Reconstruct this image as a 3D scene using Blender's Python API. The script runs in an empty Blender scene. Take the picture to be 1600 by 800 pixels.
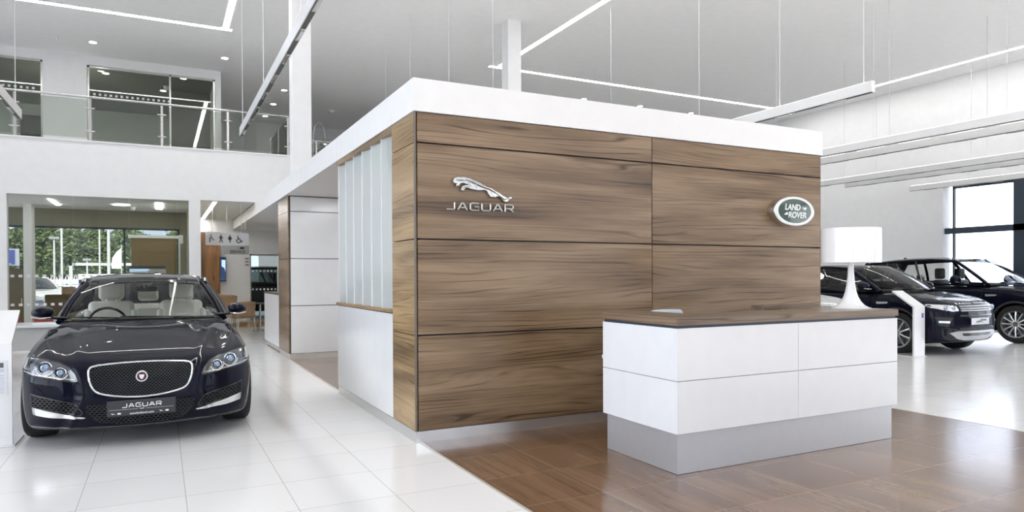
import bpy, bmesh, math, random
import numpy as np
from math import sin, cos, pi, radians
from mathutils import Vector, Matrix
from mathutils.bvhtree import BVHTree

S = bpy.context.scene
COL = S.collection
random.seed(7)

# ------------------------------------------------------------------ camera
cam_d = bpy.data.cameras.new('camera')
cam = bpy.data.objects.new('camera', cam_d)
COL.objects.link(cam)
S.camera = cam
cam_d.sensor_fit = 'HORIZONTAL'; cam_d.sensor_width = 36.0
cam_d.lens = 36.0 * 1076.39 / 1600
cam_d.shift_y = 40.83 / 1600
cam_d.clip_start = 0.05; cam_d.clip_end = 500
YAW, PITCH, ROLL = 0.4718, -0.008576, -0.0042707
CAMP = Vector((-1.90087, -5.50282, 1.4))
_f = Vector((sin(YAW) * cos(PITCH), cos(YAW) * cos(PITCH), sin(PITCH)))
_r = Vector((cos(YAW), -sin(YAW), 0)); _u = _r.cross(_f)
_r2 = _r * cos(ROLL) + _u * sin(ROLL); _u2 = -_r * sin(ROLL) + _u * cos(ROLL)
_m = Matrix((_r2, _u2, -_f)).transposed().to_4x4(); _m.translation = CAMP
cam.matrix_world = _m

# ------------------------------------------------------------------ view, world, light
S.view_settings.view_transform = 'Standard'
S.view_settings.look = 'None'
S.view_settings.exposure = 0.26
S.view_settings.gamma = 1.0
S.view_settings.use_curve_mapping = False
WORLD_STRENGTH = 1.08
CEIL_STRIP = 21.0

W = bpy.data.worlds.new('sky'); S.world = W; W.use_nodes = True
wt = W.node_tree; wt.nodes.clear()
wo = wt.nodes.new('ShaderNodeOutputWorld'); wb = wt.nodes.new('ShaderNodeBackground')
wc = wt.nodes.new('ShaderNodeTexCoord'); wm = wt.nodes.new('ShaderNodeMapping')
wn = wt.nodes.new('ShaderNodeTexNoise'); wr = wt.nodes.new('ShaderNodeValToRGB')
wm.inputs['Scale'].default_value = (1, 1, 3.5)
wn.inputs['Scale'].default_value = 2.2; wn.inputs['Detail'].default_value = 6
wr.color_ramp.elements[0].position = .42; wr.color_ramp.elements[0].color = (.62, .76, 1.0, 1)
wr.color_ramp.elements[1].position = .62; wr.color_ramp.elements[1].color = (1, 1, 1, 1)
wt.links.new(wc.outputs['Generated'], wm.inputs['Vector']); wt.links.new(wm.outputs[0], wn.inputs['Vector'])
wt.links.new(wn.outputs['Fac'], wr.inputs['Fac']); wt.links.new(wr.outputs['Color'], wb.inputs['Color'])
# sky strength raised towards both sides, added to brighten side-facing surfaces
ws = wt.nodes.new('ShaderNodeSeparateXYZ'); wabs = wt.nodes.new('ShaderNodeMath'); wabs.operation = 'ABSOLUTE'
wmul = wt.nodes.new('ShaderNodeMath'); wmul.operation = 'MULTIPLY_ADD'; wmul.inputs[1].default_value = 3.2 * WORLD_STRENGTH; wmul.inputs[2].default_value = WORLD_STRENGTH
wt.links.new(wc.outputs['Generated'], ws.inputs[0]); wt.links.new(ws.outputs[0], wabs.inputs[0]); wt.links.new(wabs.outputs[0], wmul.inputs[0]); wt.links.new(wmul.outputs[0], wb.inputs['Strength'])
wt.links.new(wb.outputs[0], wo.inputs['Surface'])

sun_d = bpy.data.lights.new('sun', 'SUN'); sun = bpy.data.objects.new('sun', sun_d); COL.objects.link(sun)
sun_d.energy = 12.0; sun_d.angle = radians(1.5); sun_d.color = (1, .965, .92)
sun.rotation_euler = (radians(54), 0, radians(-10))      # high sun from behind the camera through the shopfront

# ------------------------------------------------------------------ materials
MAT = {}
def _new(name):
    m = bpy.data.materials.new(name); m.use_nodes = True; MAT[name] = m
    return m, m.node_tree, m.node_tree.nodes['Principled BSDF']
def P(name, col, rough=.5, metal=0., coat=0., spec=.5, emit=None, es=0., nz=None, bump=0., cior=1.5):
    """principled; nz=(scale, amount): procedural tone variation"""
    m, nt, b = _new(name)
    b.inputs['Roughness'].default_value = rough; b.inputs['Metallic'].default_value = metal
    b.inputs['Coat Weight'].default_value = coat; b.inputs['Coat Roughness'].default_value = .03; b.inputs['Coat IOR'].default_value = cior
    b.inputs['Specular IOR Level'].default_value = spec
    if emit: b.inputs['Emission Color'].default_value = (*emit, 1); b.inputs['Emission Strength'].default_value = es
    sc, am = nz or (6., .04)
    tc = nt.nodes.new('ShaderNodeTexCoord'); n = nt.nodes.new('ShaderNodeTexNoise')
    n.inputs['Scale'].default_value = sc; n.inputs['Detail'].default_value = 4
    mx = nt.nodes.new('ShaderNodeMix'); mx.data_type = 'RGBA'
    mx.inputs[6].default_value = (*[c * (1 - am) for c in col], 1)
    mx.inputs[7].default_value = (*[min(1, c * (1 + am)) for c in col], 1)
    nt.links.new(tc.outputs['Object'], n.inputs['Vector']); nt.links.new(n.outputs['Fac'], mx.inputs[0])
    nt.links.new(mx.outputs[2], b.inputs['Base Color'])
    if bump:
        bp = nt.nodes.new('ShaderNodeBump'); bp.inputs['Strength'].default_value = bump; bp.inputs['Distance'].default_value = .01
        nt.links.new(n.outputs['Fac'], bp.inputs['Height']); nt.links.new(bp.outputs[0], b.inputs['Normal'])
    return m
def GLASS(name, tint=(1, 1, 1), refl=.06, rough=0., milky=0., milk_col=(.9, .93, .92)):
    m, nt, b = _new(name); nt.nodes.remove(b)
    out = [n for n in nt.nodes if n.type == 'OUTPUT_MATERIAL'][0]
    tr = nt.nodes.new('ShaderNodeBsdfTransparent'); tr.inputs[0].default_value = (*tint, 1)
    gl = nt.nodes.new('ShaderNodeBsdfGlossy'); gl.inputs['Roughness'].default_value = rough
    fr = nt.nodes.new('ShaderNodeFresnel'); fr.inputs['IOR'].default_value = 1.45
    ad = nt.nodes.new('ShaderNodeMath'); ad.operation = 'MULTIPLY_ADD'; ad.inputs[1].default_value = 1.0; ad.inputs[2].default_value = refl - .035
    ad.use_clamp = True
    nt.links.new(fr.outputs[0], ad.inputs[0])
    mx = nt.nodes.new('ShaderNodeMixShader'); nt.links.new(ad.outputs[0], mx.inputs[0])
    src = tr
    if milky:
        df = nt.nodes.new('ShaderNodeBsdfDiffuse'); df.inputs[0].default_value = (*milk_col, 1)
        tl = nt.nodes.new('ShaderNodeBsdfTranslucent'); tl.inputs[0].default_value = (*milk_col, 1)
        a = nt.nodes.new('ShaderNodeMixShader'); a.inputs[0].default_value = .45
        nt.links.new(df.outputs[0], a.inputs[1]); nt.links.new(tl.outputs[0], a.inputs[2])
        c = nt.nodes.new('ShaderNodeMixShader'); c.inputs[0].default_value = milky
        nt.links.new(tr.outputs[0], c.inputs[1]); nt.links.new(a.outputs[0], c.inputs[2]); src = c
    nt.links.new(src.outputs[0], mx.inputs[1]); nt.links.new(gl.outputs[0], mx.inputs[2])
    nt.links.new(mx.outputs[0], out.inputs['Surface'])
    return m
def WOOD(name, dark, mid, light, grain='x', rough=.32, scale=1., tile=None, joint=(.55, .42, .3), contrast=1., coat=0.):
    """grain runs along axis; stretched warped noise; optional square tile joints (x0,y0,px,py,w)"""
    m, nt, b = _new(name); N = nt.nodes.new; L = nt.links.new
    tc = N('ShaderNodeTexCoord'); oi = N('ShaderNodeObjectInfo')
    v0 = tc.outputs['Object']
    off = N('ShaderNodeVectorMath'); off.operation = 'MULTIPLY_ADD'
    comb = N('ShaderNodeCombineXYZ')
    rnd = N('ShaderNodeMath'); rnd.operation = 'MULTIPLY'; rnd.inputs[1].default_value = 37.
    L(oi.outputs['Random'], rnd.inputs[0])
    for k in range(3): L(rnd.outputs[0], comb.inputs[k])
    if tile:   # each tile its own piece of grain
        x0, y0, px, py, w = tile
        sep = N('ShaderNodeSeparateXYZ'); L(v0, sep.inputs[0]); cells = []; masks = []
        for ax, o, p in ((0, x0, px), (1, y0, py)):
            a = N('ShaderNodeMath'); a.operation = 'SUBTRACT'; L(sep.outputs[ax], a.inputs[0]); a.inputs[1].default_value = o
            d = N('ShaderNodeMath'); d.operation = 'DIVIDE'; L(a.outputs[0], d.inputs[0]); d.inputs[1].default_value = p
            f = N('ShaderNodeMath'); f.operation = 'FLOOR'; L(d.outputs[0], f.inputs[0]); cells.append(f)
            fr = N('ShaderNodeMath'); fr.operation = 'PINGPONG'; L(d.outputs[0], fr.inputs[0]); fr.inputs[1].default_value = .5
            lt = N('ShaderNodeMath'); lt.operation = 'LESS_THAN'; L(fr.outputs[0], lt.inputs[0]); lt.inputs[1].default_value = w / p / 2
            masks.append(lt)
        cc = N('ShaderNodeCombineXYZ'); L(cells[0].outputs[0], cc.inputs[0]); L(cells[1].outputs[0], cc.inputs[1])
        wn_ = N('ShaderNodeTexWhiteNoise'); L(cc.outputs[0], wn_.inputs['Vector'])
        sc_ = N('ShaderNodeVectorMath'); sc_.operation = 'SCALE'; L(wn_.outputs['Color'], sc_.inputs[0]); sc_.inputs['Scale'].default_value = 9.
        ad = N('ShaderNodeVectorMath'); ad.operation = 'ADD'; L(v0, ad.inputs[0]); L(sc_.outputs[0], ad.inputs[1]); vin = ad.outputs[0]
        mk = N('ShaderNodeMath'); mk.operation = 'MAXIMUM'; L(masks[0].outputs[0], mk.inputs[0]); L(masks[1].outputs[0], mk.inputs[1])
    else:
        ad = N('ShaderNodeVectorMath'); ad.operation = 'ADD'; L(v0, ad.inputs[0]); L(comb.outputs[0], ad.inputs[1]); vin = ad.outputs[0]
    st = {'x': (.30, 3.2, 3.2), 'y': (3.2, .30, 3.2), 'z': (3.2, 3.2, .30)}[grain]
    mp = N('ShaderNodeMapping'); mp.inputs['Scale'].default_value = [s * scale for s in st]; L(vin, mp.inputs[0])
    def noise(src, sc, det, rg=.55):
        n = N('ShaderNodeTexNoise'); n.inputs['Scale'].default_value = sc; n.inputs['Detail'].default_value = det; n.inputs['Roughness'].default_value = rg; L(src, n.inputs['Vector']); return n.outputs['Fac']
    def M(op, a, b_=None, c=None):
        q = N('ShaderNodeMath'); q.operation = op
        for k, v in enumerate((a, b_, c)):
            if v is None: continue
            if isinstance(v, (int, float)): q.inputs[k].default_value = v
            else: L(v, q.inputs[k])
        return q.outputs[0]
    sp_ = N('ShaderNodeSeparateXYZ'); L(vin, sp_.inputs[0]); across = sp_.outputs[0 if (grain == 'z' or tile) else 2]
    broad = noise(mp.outputs[0], 1.5, 4)                       # broad light and dark bands
    flow = noise(mp.outputs[0], .85, 2.5, .45)                 # how the year rings wander
    mp2 = N('ShaderNodeMapping'); mp2.inputs['Scale'].default_value = [s * scale * (1 if s < 1 else 11) for s in st]; L(vin, mp2.inputs[0])
    n2 = noise(mp2.outputs[0], 2., 3)                          # pores
    h = M('MULTIPLY_ADD', flow, 4. if tile else 10., M('MULTIPLY', across, (14. if tile else 19.) * scale))
    def lines(fq, w):
        pp = M('PINGPONG', M('MULTIPLY', h, fq), .5)
        r_ = N('ShaderNodeMapRange'); r_.inputs['From Min'].default_value = 0.; r_.inputs['From Max'].default_value = w; r_.inputs['To Min'].default_value = 1.; r_.inputs['To Max'].default_value = 0.; L(pp, r_.inputs['Value']); return r_.outputs[0]
    mask = N('ShaderNodeMapRange'); mask.inputs['From Min'].default_value = .40; mask.inputs['From Max'].default_value = .62; L(noise(mp.outputs[0], 3.1, 2), mask.inputs['Value'])
    l1 = M('MULTIPLY', lines(1., .13), mask.outputs[0]); l2 = M('MULTIPLY', lines(2.7, .30), .35)
    tone = M('MULTIPLY_ADD', n2, .30, M('MULTIPLY', broad, 1.15))   # about .72 mean
    tone = M('SUBTRACT', tone, M('MULTIPLY', l1, .36 * contrast)); tone = M('SUBTRACT', tone, M('MULTIPLY', l2, .13 * contrast))
    rp = N('ShaderNodeValToRGB'); e = rp.color_ramp.elements
    e[0].position = .40; e[0].color = (*dark, 1); e[1].position = .92; e[1].color = (*light, 1)
    k = e.new(.66); k.color = (*mid, 1)
    L(tone, rp.inputs['Fac']); colr = rp.outputs['Color']
    if tile:
        mj = N('ShaderNodeMix'); mj.data_type = 'RGBA'; L(mk.outputs[0], mj.inputs[0]); L(colr, mj.inputs[6]); mj.inputs[7].default_value = (*joint, 1); colr = mj.outputs[2]
    L(colr, b.inputs['Base Color']); b.inputs['Roughness'].default_value = rough; b.inputs['Specular IOR Level'].default_value = .5 if tile else .42
    b.inputs['Coat Weight'].default_value = coat; b.inputs['Coat Roughness'].default_value = .12
    bp = N('ShaderNodeBump'); bp.inputs['Strength'].default_value = .0 if tile else .04; bp.inputs['Distance'].default_value = .002
    L(n2, bp.inputs['Height']); L(bp.outputs[0], b.inputs['Normal'])
    return m
def TILE(name, col, joint, x0, y0, px, py, w, rough=.22):
    m, nt, b = _new(name); N = nt.nodes.new; L = nt.links.new
    tc = N('ShaderNodeTexCoord'); sep = N('ShaderNodeSeparateXYZ'); L(tc.outputs['Object'], sep.inputs[0])
    cells = []; masks = []
    for ax, o, p in ((0, x0, px), (1, y0, py)):
        a = N('ShaderNodeMath'); a.operation = 'SUBTRACT'; L(sep.outputs[ax], a.inputs[0]); a.inputs[1].default_value = o
        d = N('ShaderNodeMath'); d.operation = 'DIVIDE'; L(a.outputs[0], d.inputs[0]); d.inputs[1].default_value = p
        f = N('ShaderNodeMath'); f.operation = 'FLOOR'; L(d.outputs[0], f.inputs[0]); cells.append(f)
        fr = N('ShaderNodeMath'); fr.operation = 'PINGPONG'; L(d.outputs[0], fr.inputs[0]); fr.inputs[1].default_value = .5
        lt = N('ShaderNodeMath'); lt.operation = 'LESS_THAN'; L(fr.outputs[0], lt.inputs[0]); lt.inputs[1].default_value = w / p / 2; masks.append(lt)
    cc = N('ShaderNodeCombineXYZ'); L(cells[0].outputs[0], cc.inputs[0]); L(cells[1].outputs[0], cc.inputs[1])
    wn_ = N('ShaderNodeTexWhiteNoise'); L(cc.outputs[0], wn_.inputs['Vector'])
    mk = N('ShaderNodeMath'); mk.operation = 'MAXIMUM'; L(masks[0].outputs[0], mk.inputs[0]); L(masks[1].outputs[0], mk.inputs[1])
    hs = N('ShaderNodeMix'); hs.data_type = 'RGBA'; L(wn_.outputs['Value'], hs.inputs[0])
    hs.inputs[6].default_value = (*[c * .965 for c in col], 1); hs.inputs[7].default_value = (*[c * 1.015 for c in col], 1)
    mj = N('ShaderNodeMix'); mj.data_type = 'RGBA'; L(mk.outputs[0], mj.inputs[0]); L(hs.outputs[2], mj.inputs[6]); mj.inputs[7].default_value = (*joint, 1)
    L(mj.outputs[2], b.inputs['Base Color']); b.inputs['Roughness'].default_value = rough
    n = N('ShaderNodeTexNoise'); n.inputs['Scale'].default_value = 3; L(tc.outputs['Object'], n.inputs['Vector'])
    mr = N('ShaderNodeMapRange'); mr.inputs['To Min'].default_value = rough * .8; mr.inputs['To Max'].default_value = rough * 1.3; L(n.outputs['Fac'], mr.inputs['Value']); L(mr.outputs[0], b.inputs['Roughness'])
    return m
def MESHMAT(name, px, pz, col, hole):
    """dark honeycomb insert: staggered diamonds in x,z of the object"""
    m, nt, b = _new(name); N = nt.nodes.new; L = nt.links.new
    tc = N('ShaderNodeTexCoord'); mp = N('ShaderNodeMapping'); mp.inputs['Scale'].default_value = (1 / px, 1, 1 / pz); mp.inputs['Location'].default_value = (50, 0, 50)
    L(tc.outputs['Object'], mp.inputs[0]); sep = N('ShaderNodeSeparateXYZ'); L(mp.outputs[0], sep.inputs[0])
    row = N('ShaderNodeMath'); row.operation = 'FLOOR'; L(sep.outputs[2], row.inputs[0])
    h = N('ShaderNodeMath'); h.operation = 'MULTIPLY_ADD'; L(row.outputs[0], h.inputs[0]); h.inputs[1].default_value = .5; L(sep.outputs[0], h.inputs[2])
    px_ = N('ShaderNodeMath'); px_.operation = 'PINGPONG'; L(h.outputs[0], px_.inputs[0]); px_.inputs[1].default_value = .5
    pz_ = N('ShaderNodeMath'); pz_.operation = 'PINGPONG'; L(sep.outputs[2], pz_.inputs[0]); pz_.inputs[1].default_value = .5
    s = N('ShaderNodeMath'); s.operation = 'MULTIPLY'; L(px_.outputs[0], s.inputs[0]); L(pz_.outputs[0], s.inputs[1]); s0 = s; s = N('ShaderNodeMath'); s.operation = 'MULTIPLY'; s.inputs[1].default_value = 2.; L(s0.outputs[0], s.inputs[0])
    c = N('ShaderNodeMapRange'); c.inputs['From Min'].default_value = .06; c.inputs['From Max'].default_value = .14; L(s.outputs[0], c.inputs['Value'])
    mx = N('ShaderNodeMix'); mx.data_type = 'RGBA'; L(c.outputs[0], mx.inputs[0]); mx.inputs[6].default_value = (*col, 1); mx.inputs[7].default_value = (*hole, 1)
    L(mx.outputs[2], b.inputs['Base Color']); b.inputs['Roughness'].default_value = .35
    sp = N('ShaderNodeMapRange'); sp.inputs['To Min'].default_value = .6; sp.inputs['To Max'].default_value = .05; L(c.outputs[0], sp.inputs['Value']); L(sp.outputs[0], b.inputs['Specular IOR Level'])
    bp = N('ShaderNodeBump'); bp.invert = True; bp.inputs['Distance'].default_value = .01; L(c.outputs[0], bp.inputs['Height']); L(bp.outputs[0], b.inputs['Normal'])
    return m

P('white_wall', (.84, .84, .84), .6)
P('white_ceiling', (.93, .925, .92), .75)
P('grey_wall', (.66, .66, .665), .7)
P('office_olive', (.27, .255, .18), .7)
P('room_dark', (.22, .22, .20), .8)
P('white_panel', (.80, .815, .83), .16)
P('white_gloss', (.88, .885, .89), .12, coat=.3)
P('black_gap', (.012, .011, .010), .5)
P('dark_frame', (.035, .048, .07), .4)
P('plinth_steel', (.74, .74, .735), .24, metal=.85, nz=(14, .05))
P('desk_steel', (.62, .635, .66), .33, metal=.65, nz=(20, .04))
P('edge_dark', (.16, .14, .12), .4)
P('edge_trim', (.72, .70, .64), .35, metal=.5)
P('chrome', (.72, .73, .74), .1, metal=1.)
P('emblem_metal', (.50, .50, .49), .16, metal=1.)
P('added_uplight', (1, 1, 1), .5, emit=(1, .99, .97), es=6.)  # glow for the strips added on the track tops
P('satin_metal', (.62, .62, .60), .25, metal=1.)
P('alloy', (.62, .63, .64), .22, metal=.9)
P('paint', (.003, .004, .013), .45, coat=.7, spec=.04, cior=1.3)
P('paint_black', (.008, .008, .008), .4, coat=.8, spec=.1, cior=1.33)
P('paint_silver', (.42, .43, .42), .25, metal=.6, coat=1.)
P('paint_white', (.30, .35, .42), .25, coat=1.)
P('black_plastic', (.018, .018, .02), .5, bump=.1, nz=(60, .15))
P('gloss_black', (.008, .008, .009), .1, coat=.5)
P('rubber', (.014, .014, .015), .75, nz=(40, .2))
P('leather_light', (.86, .86, .79), .55, nz=(30, .04))
P('leather_dark', (.03, .03, .032), .5)
P('interior_dark', (.035, .035, .032), .7)
P('lamp_lens', (.78, .83, .88), .05, metal=.6, coat=1.)
P('lamp_house', (.14, .15, .17), .25, metal=.8, coat=1.)
P('projector', (.28, .36, .48), .03, metal=.85, coat=1.)
P('red_badge', (.07, .008, .01), .3)
P('badge_green', (.018, .055, .035), .15, coat=.8)
P('white_letter', (.86, .87, .87), .35)
P('black_letter', (.02, .02, .022), .5)
P('grey_letter', (.12, .125, .13), .5)
P('plate_black', (.028, .032, .038), .3)
P('plate_white', (.70, .73, .76), .3)
P('blue_print', (.10, .14, .50), .5)
P('paper', (.80, .82, .86), .6)
P('faint_print', (.60, .63, .72), .6)
P('sign_grey', (.72, .72, .72), .5)
P('sign_silver', (.40, .40, .39), .45)
P('track_white', (.80, .80, .79), .4)
P('track_dark', (.05, .05, .048), .4)
P('tan_leather', (.36, .24, .13), .5)
P('desk_grey', (.55, .55, .54), .45)
P('screen_blue', (.02, .06, .11), .2, emit=(.03, .10, .17), es=.6)
P('chair_fabric', (.52, .58, .64), .8, nz=(50, .06))
P('red_fabric', (.50, .06, .06), .7)
P('box_brown', (.12, .09, .045), .6)
P('asphalt', (.13, .13, .13), .9)
P('fence_grey', (.12, .14, .155), .6)
P('pole_white', (.26, .27, .28), .4)
P('bark', (.10, .07, .045), .9)
P('leaf', (.045, .075, .022), .8, nz=(1.2, .45))
P('board_brown', (.27, .19, .085), .6, nz=(30, .08))
P('light_strip', (1, 1, 1), .5, emit=(1, .985, .96), es=CEIL_STRIP)
P('downlight', (1, 1, 1), .5, emit=(1, .97, .92), es=40.)
P('office_light', (1, 1, 1), .5, emit=(1, 1, 1), es=14.)
P('tv_blue', (.02, .03, .06), .15, emit=(.05, .09, .2), es=.5)
P('tv_light', (.4, .55, .8), .3, emit=(.4, .55, .8), es=.9)
P('skid_silver', (.58, .60, .62), .3, metal=.6)
P('wire', (.68, .68, .68), .4)
P('carpet_grey', (.20, .24, .25), .9)
GLASS('clear_glass', (.97, .965, .96), .05)
GLASS('green_glass', (.80, .83, .795), .06)
GLASS('office_glass', (.88, .89, .85), .012)
GLASS('smoke_glass', (.62, .65, .60), .05)
GLASS('car_glass', (.95, .965, .95), .005)
GLASS('car_glass_dark', (.30, .34, .33), .07)
GLASS('frosted_fin', (.95, .97, .97), .10, milky=.9, milk_col=(.86, .90, .89))
GLASS('lamp_cover', (.97, .98, 1.), .05)
WOOD('wood_front', (.060, .034, .016), (.198, .127, .070), (.31, .215, .132), 'x', .26, 1.1, contrast=1.0)
WOOD('wood_side', (.085, .055, .034), (.20, .14, .09), (.29, .21, .145), 'y', .3, 1.1)
WOOD('wood_return', (.10, .058, .022), (.315, .205, .10), (.46, .32, .17), 'y', .3, 1.15, contrast=1.1)
WOOD('wood_top', (.085, .060, .042), (.165, .120, .085), (.24, .18, .135), 'x', .25, 1.4)
WOOD('wood_vert', (.06, .026, .008), (.15, .072, .024), (.24, .12, .042), 'z', .3, 1.2)
WOOD('wood_floor', (.10, .052, .028), (.175, .098, .054), (.24, .145, .085), 'y', .2, .8, contrast=.45, tile=(.045, -.012, .6, .605, .0045), joint=(.33, .23, .15), coat=.25)
TILE('white_tile', (.86, .86, .855), (.52, .51, .48), -.567, -.015, .6, .613, .005, .16)
MESHMAT('grille_mesh', .026, .013, (.012, .015, .024), (.002, .002, .002))
MESHMAT('intake_mesh', .034, .018, (.010, .012, .018), (.003, .003, .003))

# ------------------------------------------------------------------ builders
def tag(o, label=None, cat=None, group=None, kind=None):
    if label: o['label'] = label
    if cat: o['category'] = cat
    if group: o['group'] = group
    if kind: o['kind'] = kind
    return o
def empty(name, loc=(0, 0, 0), rz=0., label=None, cat=None, group=None):
    o = bpy.data.objects.new(name, None); COL.objects.link(o)
    o.location = loc; o.rotation_euler = (0, 0, rz); o.empty_display_size = .2
    return tag(o, label, cat, group)
def link(name, me, mat, parent=None, smooth=None):
    o = bpy.data.objects.new(name, me); COL.objects.link(o)
    if mat is not None and not len(me.materials): me.materials.append(MAT[mat] if isinstance(mat, str) else mat)
    if parent is not None: o.parent = parent
    if smooth is not None:
        me.polygons.foreach_set('use_smooth', [True] * len(me.polygons))
        if smooth < 179: me.set_sharp_from_angle(angle=radians(smooth))
    return o
def copy_tree(o, parent=None):
    c = o.copy(); COL.objects.link(c)
    if parent is not None: c.parent = parent
    for ch in list(o.children): copy_tree(ch, c)
    return c
class MB:
    def __init__(s): s.bm = bmesh.new()
    def box(s, a, b, bev=0., seg=2, rot=None, piv=None):
        c = [(a[i] + b[i]) / 2 for i in range(3)]; d = [abs(b[i] - a[i]) for i in range(3)]
        r = bmesh.ops.create_cube(s.bm, size=1.)
        vs = r['verts']
        for v in vs: v.co = Vector((c[0] + v.co.x * d[0], c[1] + v.co.y * d[1], c[2] + v.co.z * d[2]))
        if bev > 0:
            es = list({e for v in vs for e in v.link_edges})
            q = bmesh.ops.bevel(s.bm, geom=es, offset=min(bev, min(d) * .49), segments=seg, affect='EDGES', profile=.5)
            vs = list({v for f in q['faces'] for v in f.verts} | {v for v in vs if v.is_valid})
        if rot is not None:
            bmesh.ops.transform(s.bm, matrix=Matrix.Translation(piv or c) @ rot @ Matrix.Translation(-Vector(piv or c)), verts=vs)
        return s
    def tube(s, pts, r, n=8, closed=False, caps=True, flat=None):
        pts = [Vector(p) for p in pts]; k = len(pts)
        rs = r if isinstance(r, (list, tuple)) else [r] * k
        prev = None; rings = []
        for i, p in enumerate(pts):
            a = pts[(i - 1) % k] if closed or i > 0 else p; b = pts[(i + 1) % k] if closed or i < k - 1 else p
            t = (b - a).normalized()
            if prev is None:
                up = Vector((0, 0, 1)) if abs(t.z) < .9 else Vector((0, 1, 0)); nx = t.cross(up).normalized()
            else:
                nx = (prev - t * prev.dot(t)).normalized()
            prev = nx; ny = t.cross(nx)
            fl = flat or (1, 1)
            rings.append([s.bm.verts.new(p + (nx * cos(2 * pi * j / n) * fl[0] + ny * sin(2 * pi * j / n) * fl[1]) * rs[i]) for j in range(n)])
        for i in range(k if closed else k - 1):
            A, B = rings[i], rings[(i + 1) % k]
            for j in range(n): s.bm.faces.new((A[j], A[(j + 1) % n], B[(j + 1) % n], B[j]))
        if caps and not closed: s.bm.faces.new(rings[0][::-1]); s.bm.faces.new(rings[-1])
        return s
    def cyl(s, a, b, r, n=20): return s.tube([a, b], r, n)
    def lathe(s, prof, c=(0, 0, 0), axis='z', n=40, ang=2 * pi):
        rings = []
        for (r, h) in prof:
            ring = []
            for j in range(n):
                t = 2 * pi * j / n; x, y = r * cos(t), r * sin(t)
                v = {'z': (x, y, h), 'x': (h, x, y), 'y': (x, h, y)}[axis]
                ring.append(s.bm.verts.new(Vector(v) + Vector(c)))
            rings.append(ring)
        for A, B in zip(rings, rings[1:]):
            for j in range(n): s.bm.faces.new((A[j], A[(j + 1) % n], B[(j + 1) % n], B[j]))
        if prof[0][0] > 1e-4 and prof[-1][0] > 1e-4:      # closed ring profile
            A, B = rings[-1], rings[0]
            for j in range(n): s.bm.faces.new((A[j], A[(j + 1) % n], B[(j + 1) % n], B[j]))
        return s
    def grid(s, rows, closed=False):
        vs = [[s.bm.verts.new(p) for p in r] for r in rows]; s.last = vs[-1]
        for A, B in zip(vs, vs[1:]):
            for j in range(len(A) - (0 if closed else 1)):
                j2 = (j + 1) % len(A); s.bm.faces.new((A[j], A[j2], B[j2], B[j]))
        return s
    def prism(s, poly, depth, axis='y', at=0.):
        """poly in the plane across axis; extruded by depth"""
        def mk(p, h): return {'y': (p[0], h, p[1]), 'x': (h, p[0], p[1]), 'z': (p[0], p[1], h)}[axis]
        A = [s.bm.verts.new(mk(p, at)) for p in poly]; B = [s.bm.verts.new(mk(p, at + depth)) for p in poly]
        n = len(poly)
        s.bm.faces.new(A); s.bm.faces.new(B[::-1])
        for i in range(n): s.bm.faces.new((A[i], B[i], B[(i + 1) % n], A[(i + 1) % n]))
        return s
    def build(s, name, mat, parent=None, smooth=None, xf=None):
        bmesh.ops.remove_doubles(s.bm, verts=s.bm.verts, dist=1e-5)
        bmesh.ops.recalc_face_normals(s.bm, faces=s.bm.faces)
        if xf is not None: s.bm.transform(xf)
        me = bpy.data.meshes.new(name); s.bm.to_mesh(me); s.bm.free()
        return link(name, me, mat, parent, smooth)
def bx(name, a, b, mat, parent=None, bev=0., **k):
    return MB().box(a, b, bev).build(name, mat, parent, **k)
FACE_S = Matrix.Rotation(pi / 2, 4, 'X')                         # text facing -Y
def text(name, s, mat, parent, width, height, mat4, ext=.002, bold=0., spacing=1.):
    c = bpy.data.curves.new(name, 'FONT'); c.body = s; c.align_x = 'CENTER'; c.align_y = 'CENTER'
    c.extrude = ext; c.offset = bold; c.space_character = spacing; c.resolution_u = 4
    t = bpy.data.objects.new(name, c); COL.objects.link(t)
    dg = bpy.context.evaluated_depsgraph_get(); me = bpy.data.meshes.new_from_object(t.evaluated_get(dg))
    bpy.data.objects.remove(t)
    co = np.empty(len(me.vertices) * 3); me.vertices.foreach_get('co', co); co = co.reshape(-1, 3)
    lo, hi = co.min(0), co.max(0)
    co[:, 0] = (co[:, 0] - (lo[0] + hi[0]) / 2) * width / (hi[0] - lo[0]); co[:, 1] = (co[:, 1] - (lo[1] + hi[1]) / 2) * height / (hi[1] - lo[1])
    me.vertices.foreach_set('co', co.ravel()); me.transform(mat4); me.update(); me.name = name
    return link(name, me, mat, parent)
def T(x, y, z): return Matrix.Translation((x, y, z))

# ================================================================== SETTING
RX0, RX1, RY0, RY1, CEIL = -8.8, 16.4, -13., 18.5, 6.5
def struct(name, a, b, mat, parent=None):
    o = bx(name, a, b, mat, parent)
    if parent is None: o['kind'] = 'structure'
    return o
def box_holes(name, x0, x1, z0, z1, y, th, holes, mat, axis='y'):
    """a wall across `axis` with rectangular openings (a0,a1,z0,z1)"""
    xs = sorted({x0, x1, *[h[0] for h in holes], *[h[1] for h in holes]}); zs = sorted({z0, z1, *[h[2] for h in holes], *[h[3] for h in holes]})
    m = MB()
    for i in range(len(xs) - 1):
        for j in range(len(zs) - 1):
            cx, cz = (xs[i] + xs[i + 1]) / 2, (zs[j] + zs[j + 1]) / 2
            if cx < x0 or cx > x1 or cz < z0 or cz > z1 or any(h[0] < cx < h[1] and h[2] < cz < h[3] for h in holes): continue
            if axis == 'y': m.box((xs[i], y, zs[j]), (xs[i + 1], y + th, zs[j + 1]))
            else: m.box((y, xs[i], zs[j]), (y + th, xs[i + 1], zs[j + 1]))
    o = m.build(name, mat); o['kind'] = 'structure'; return o

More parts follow.
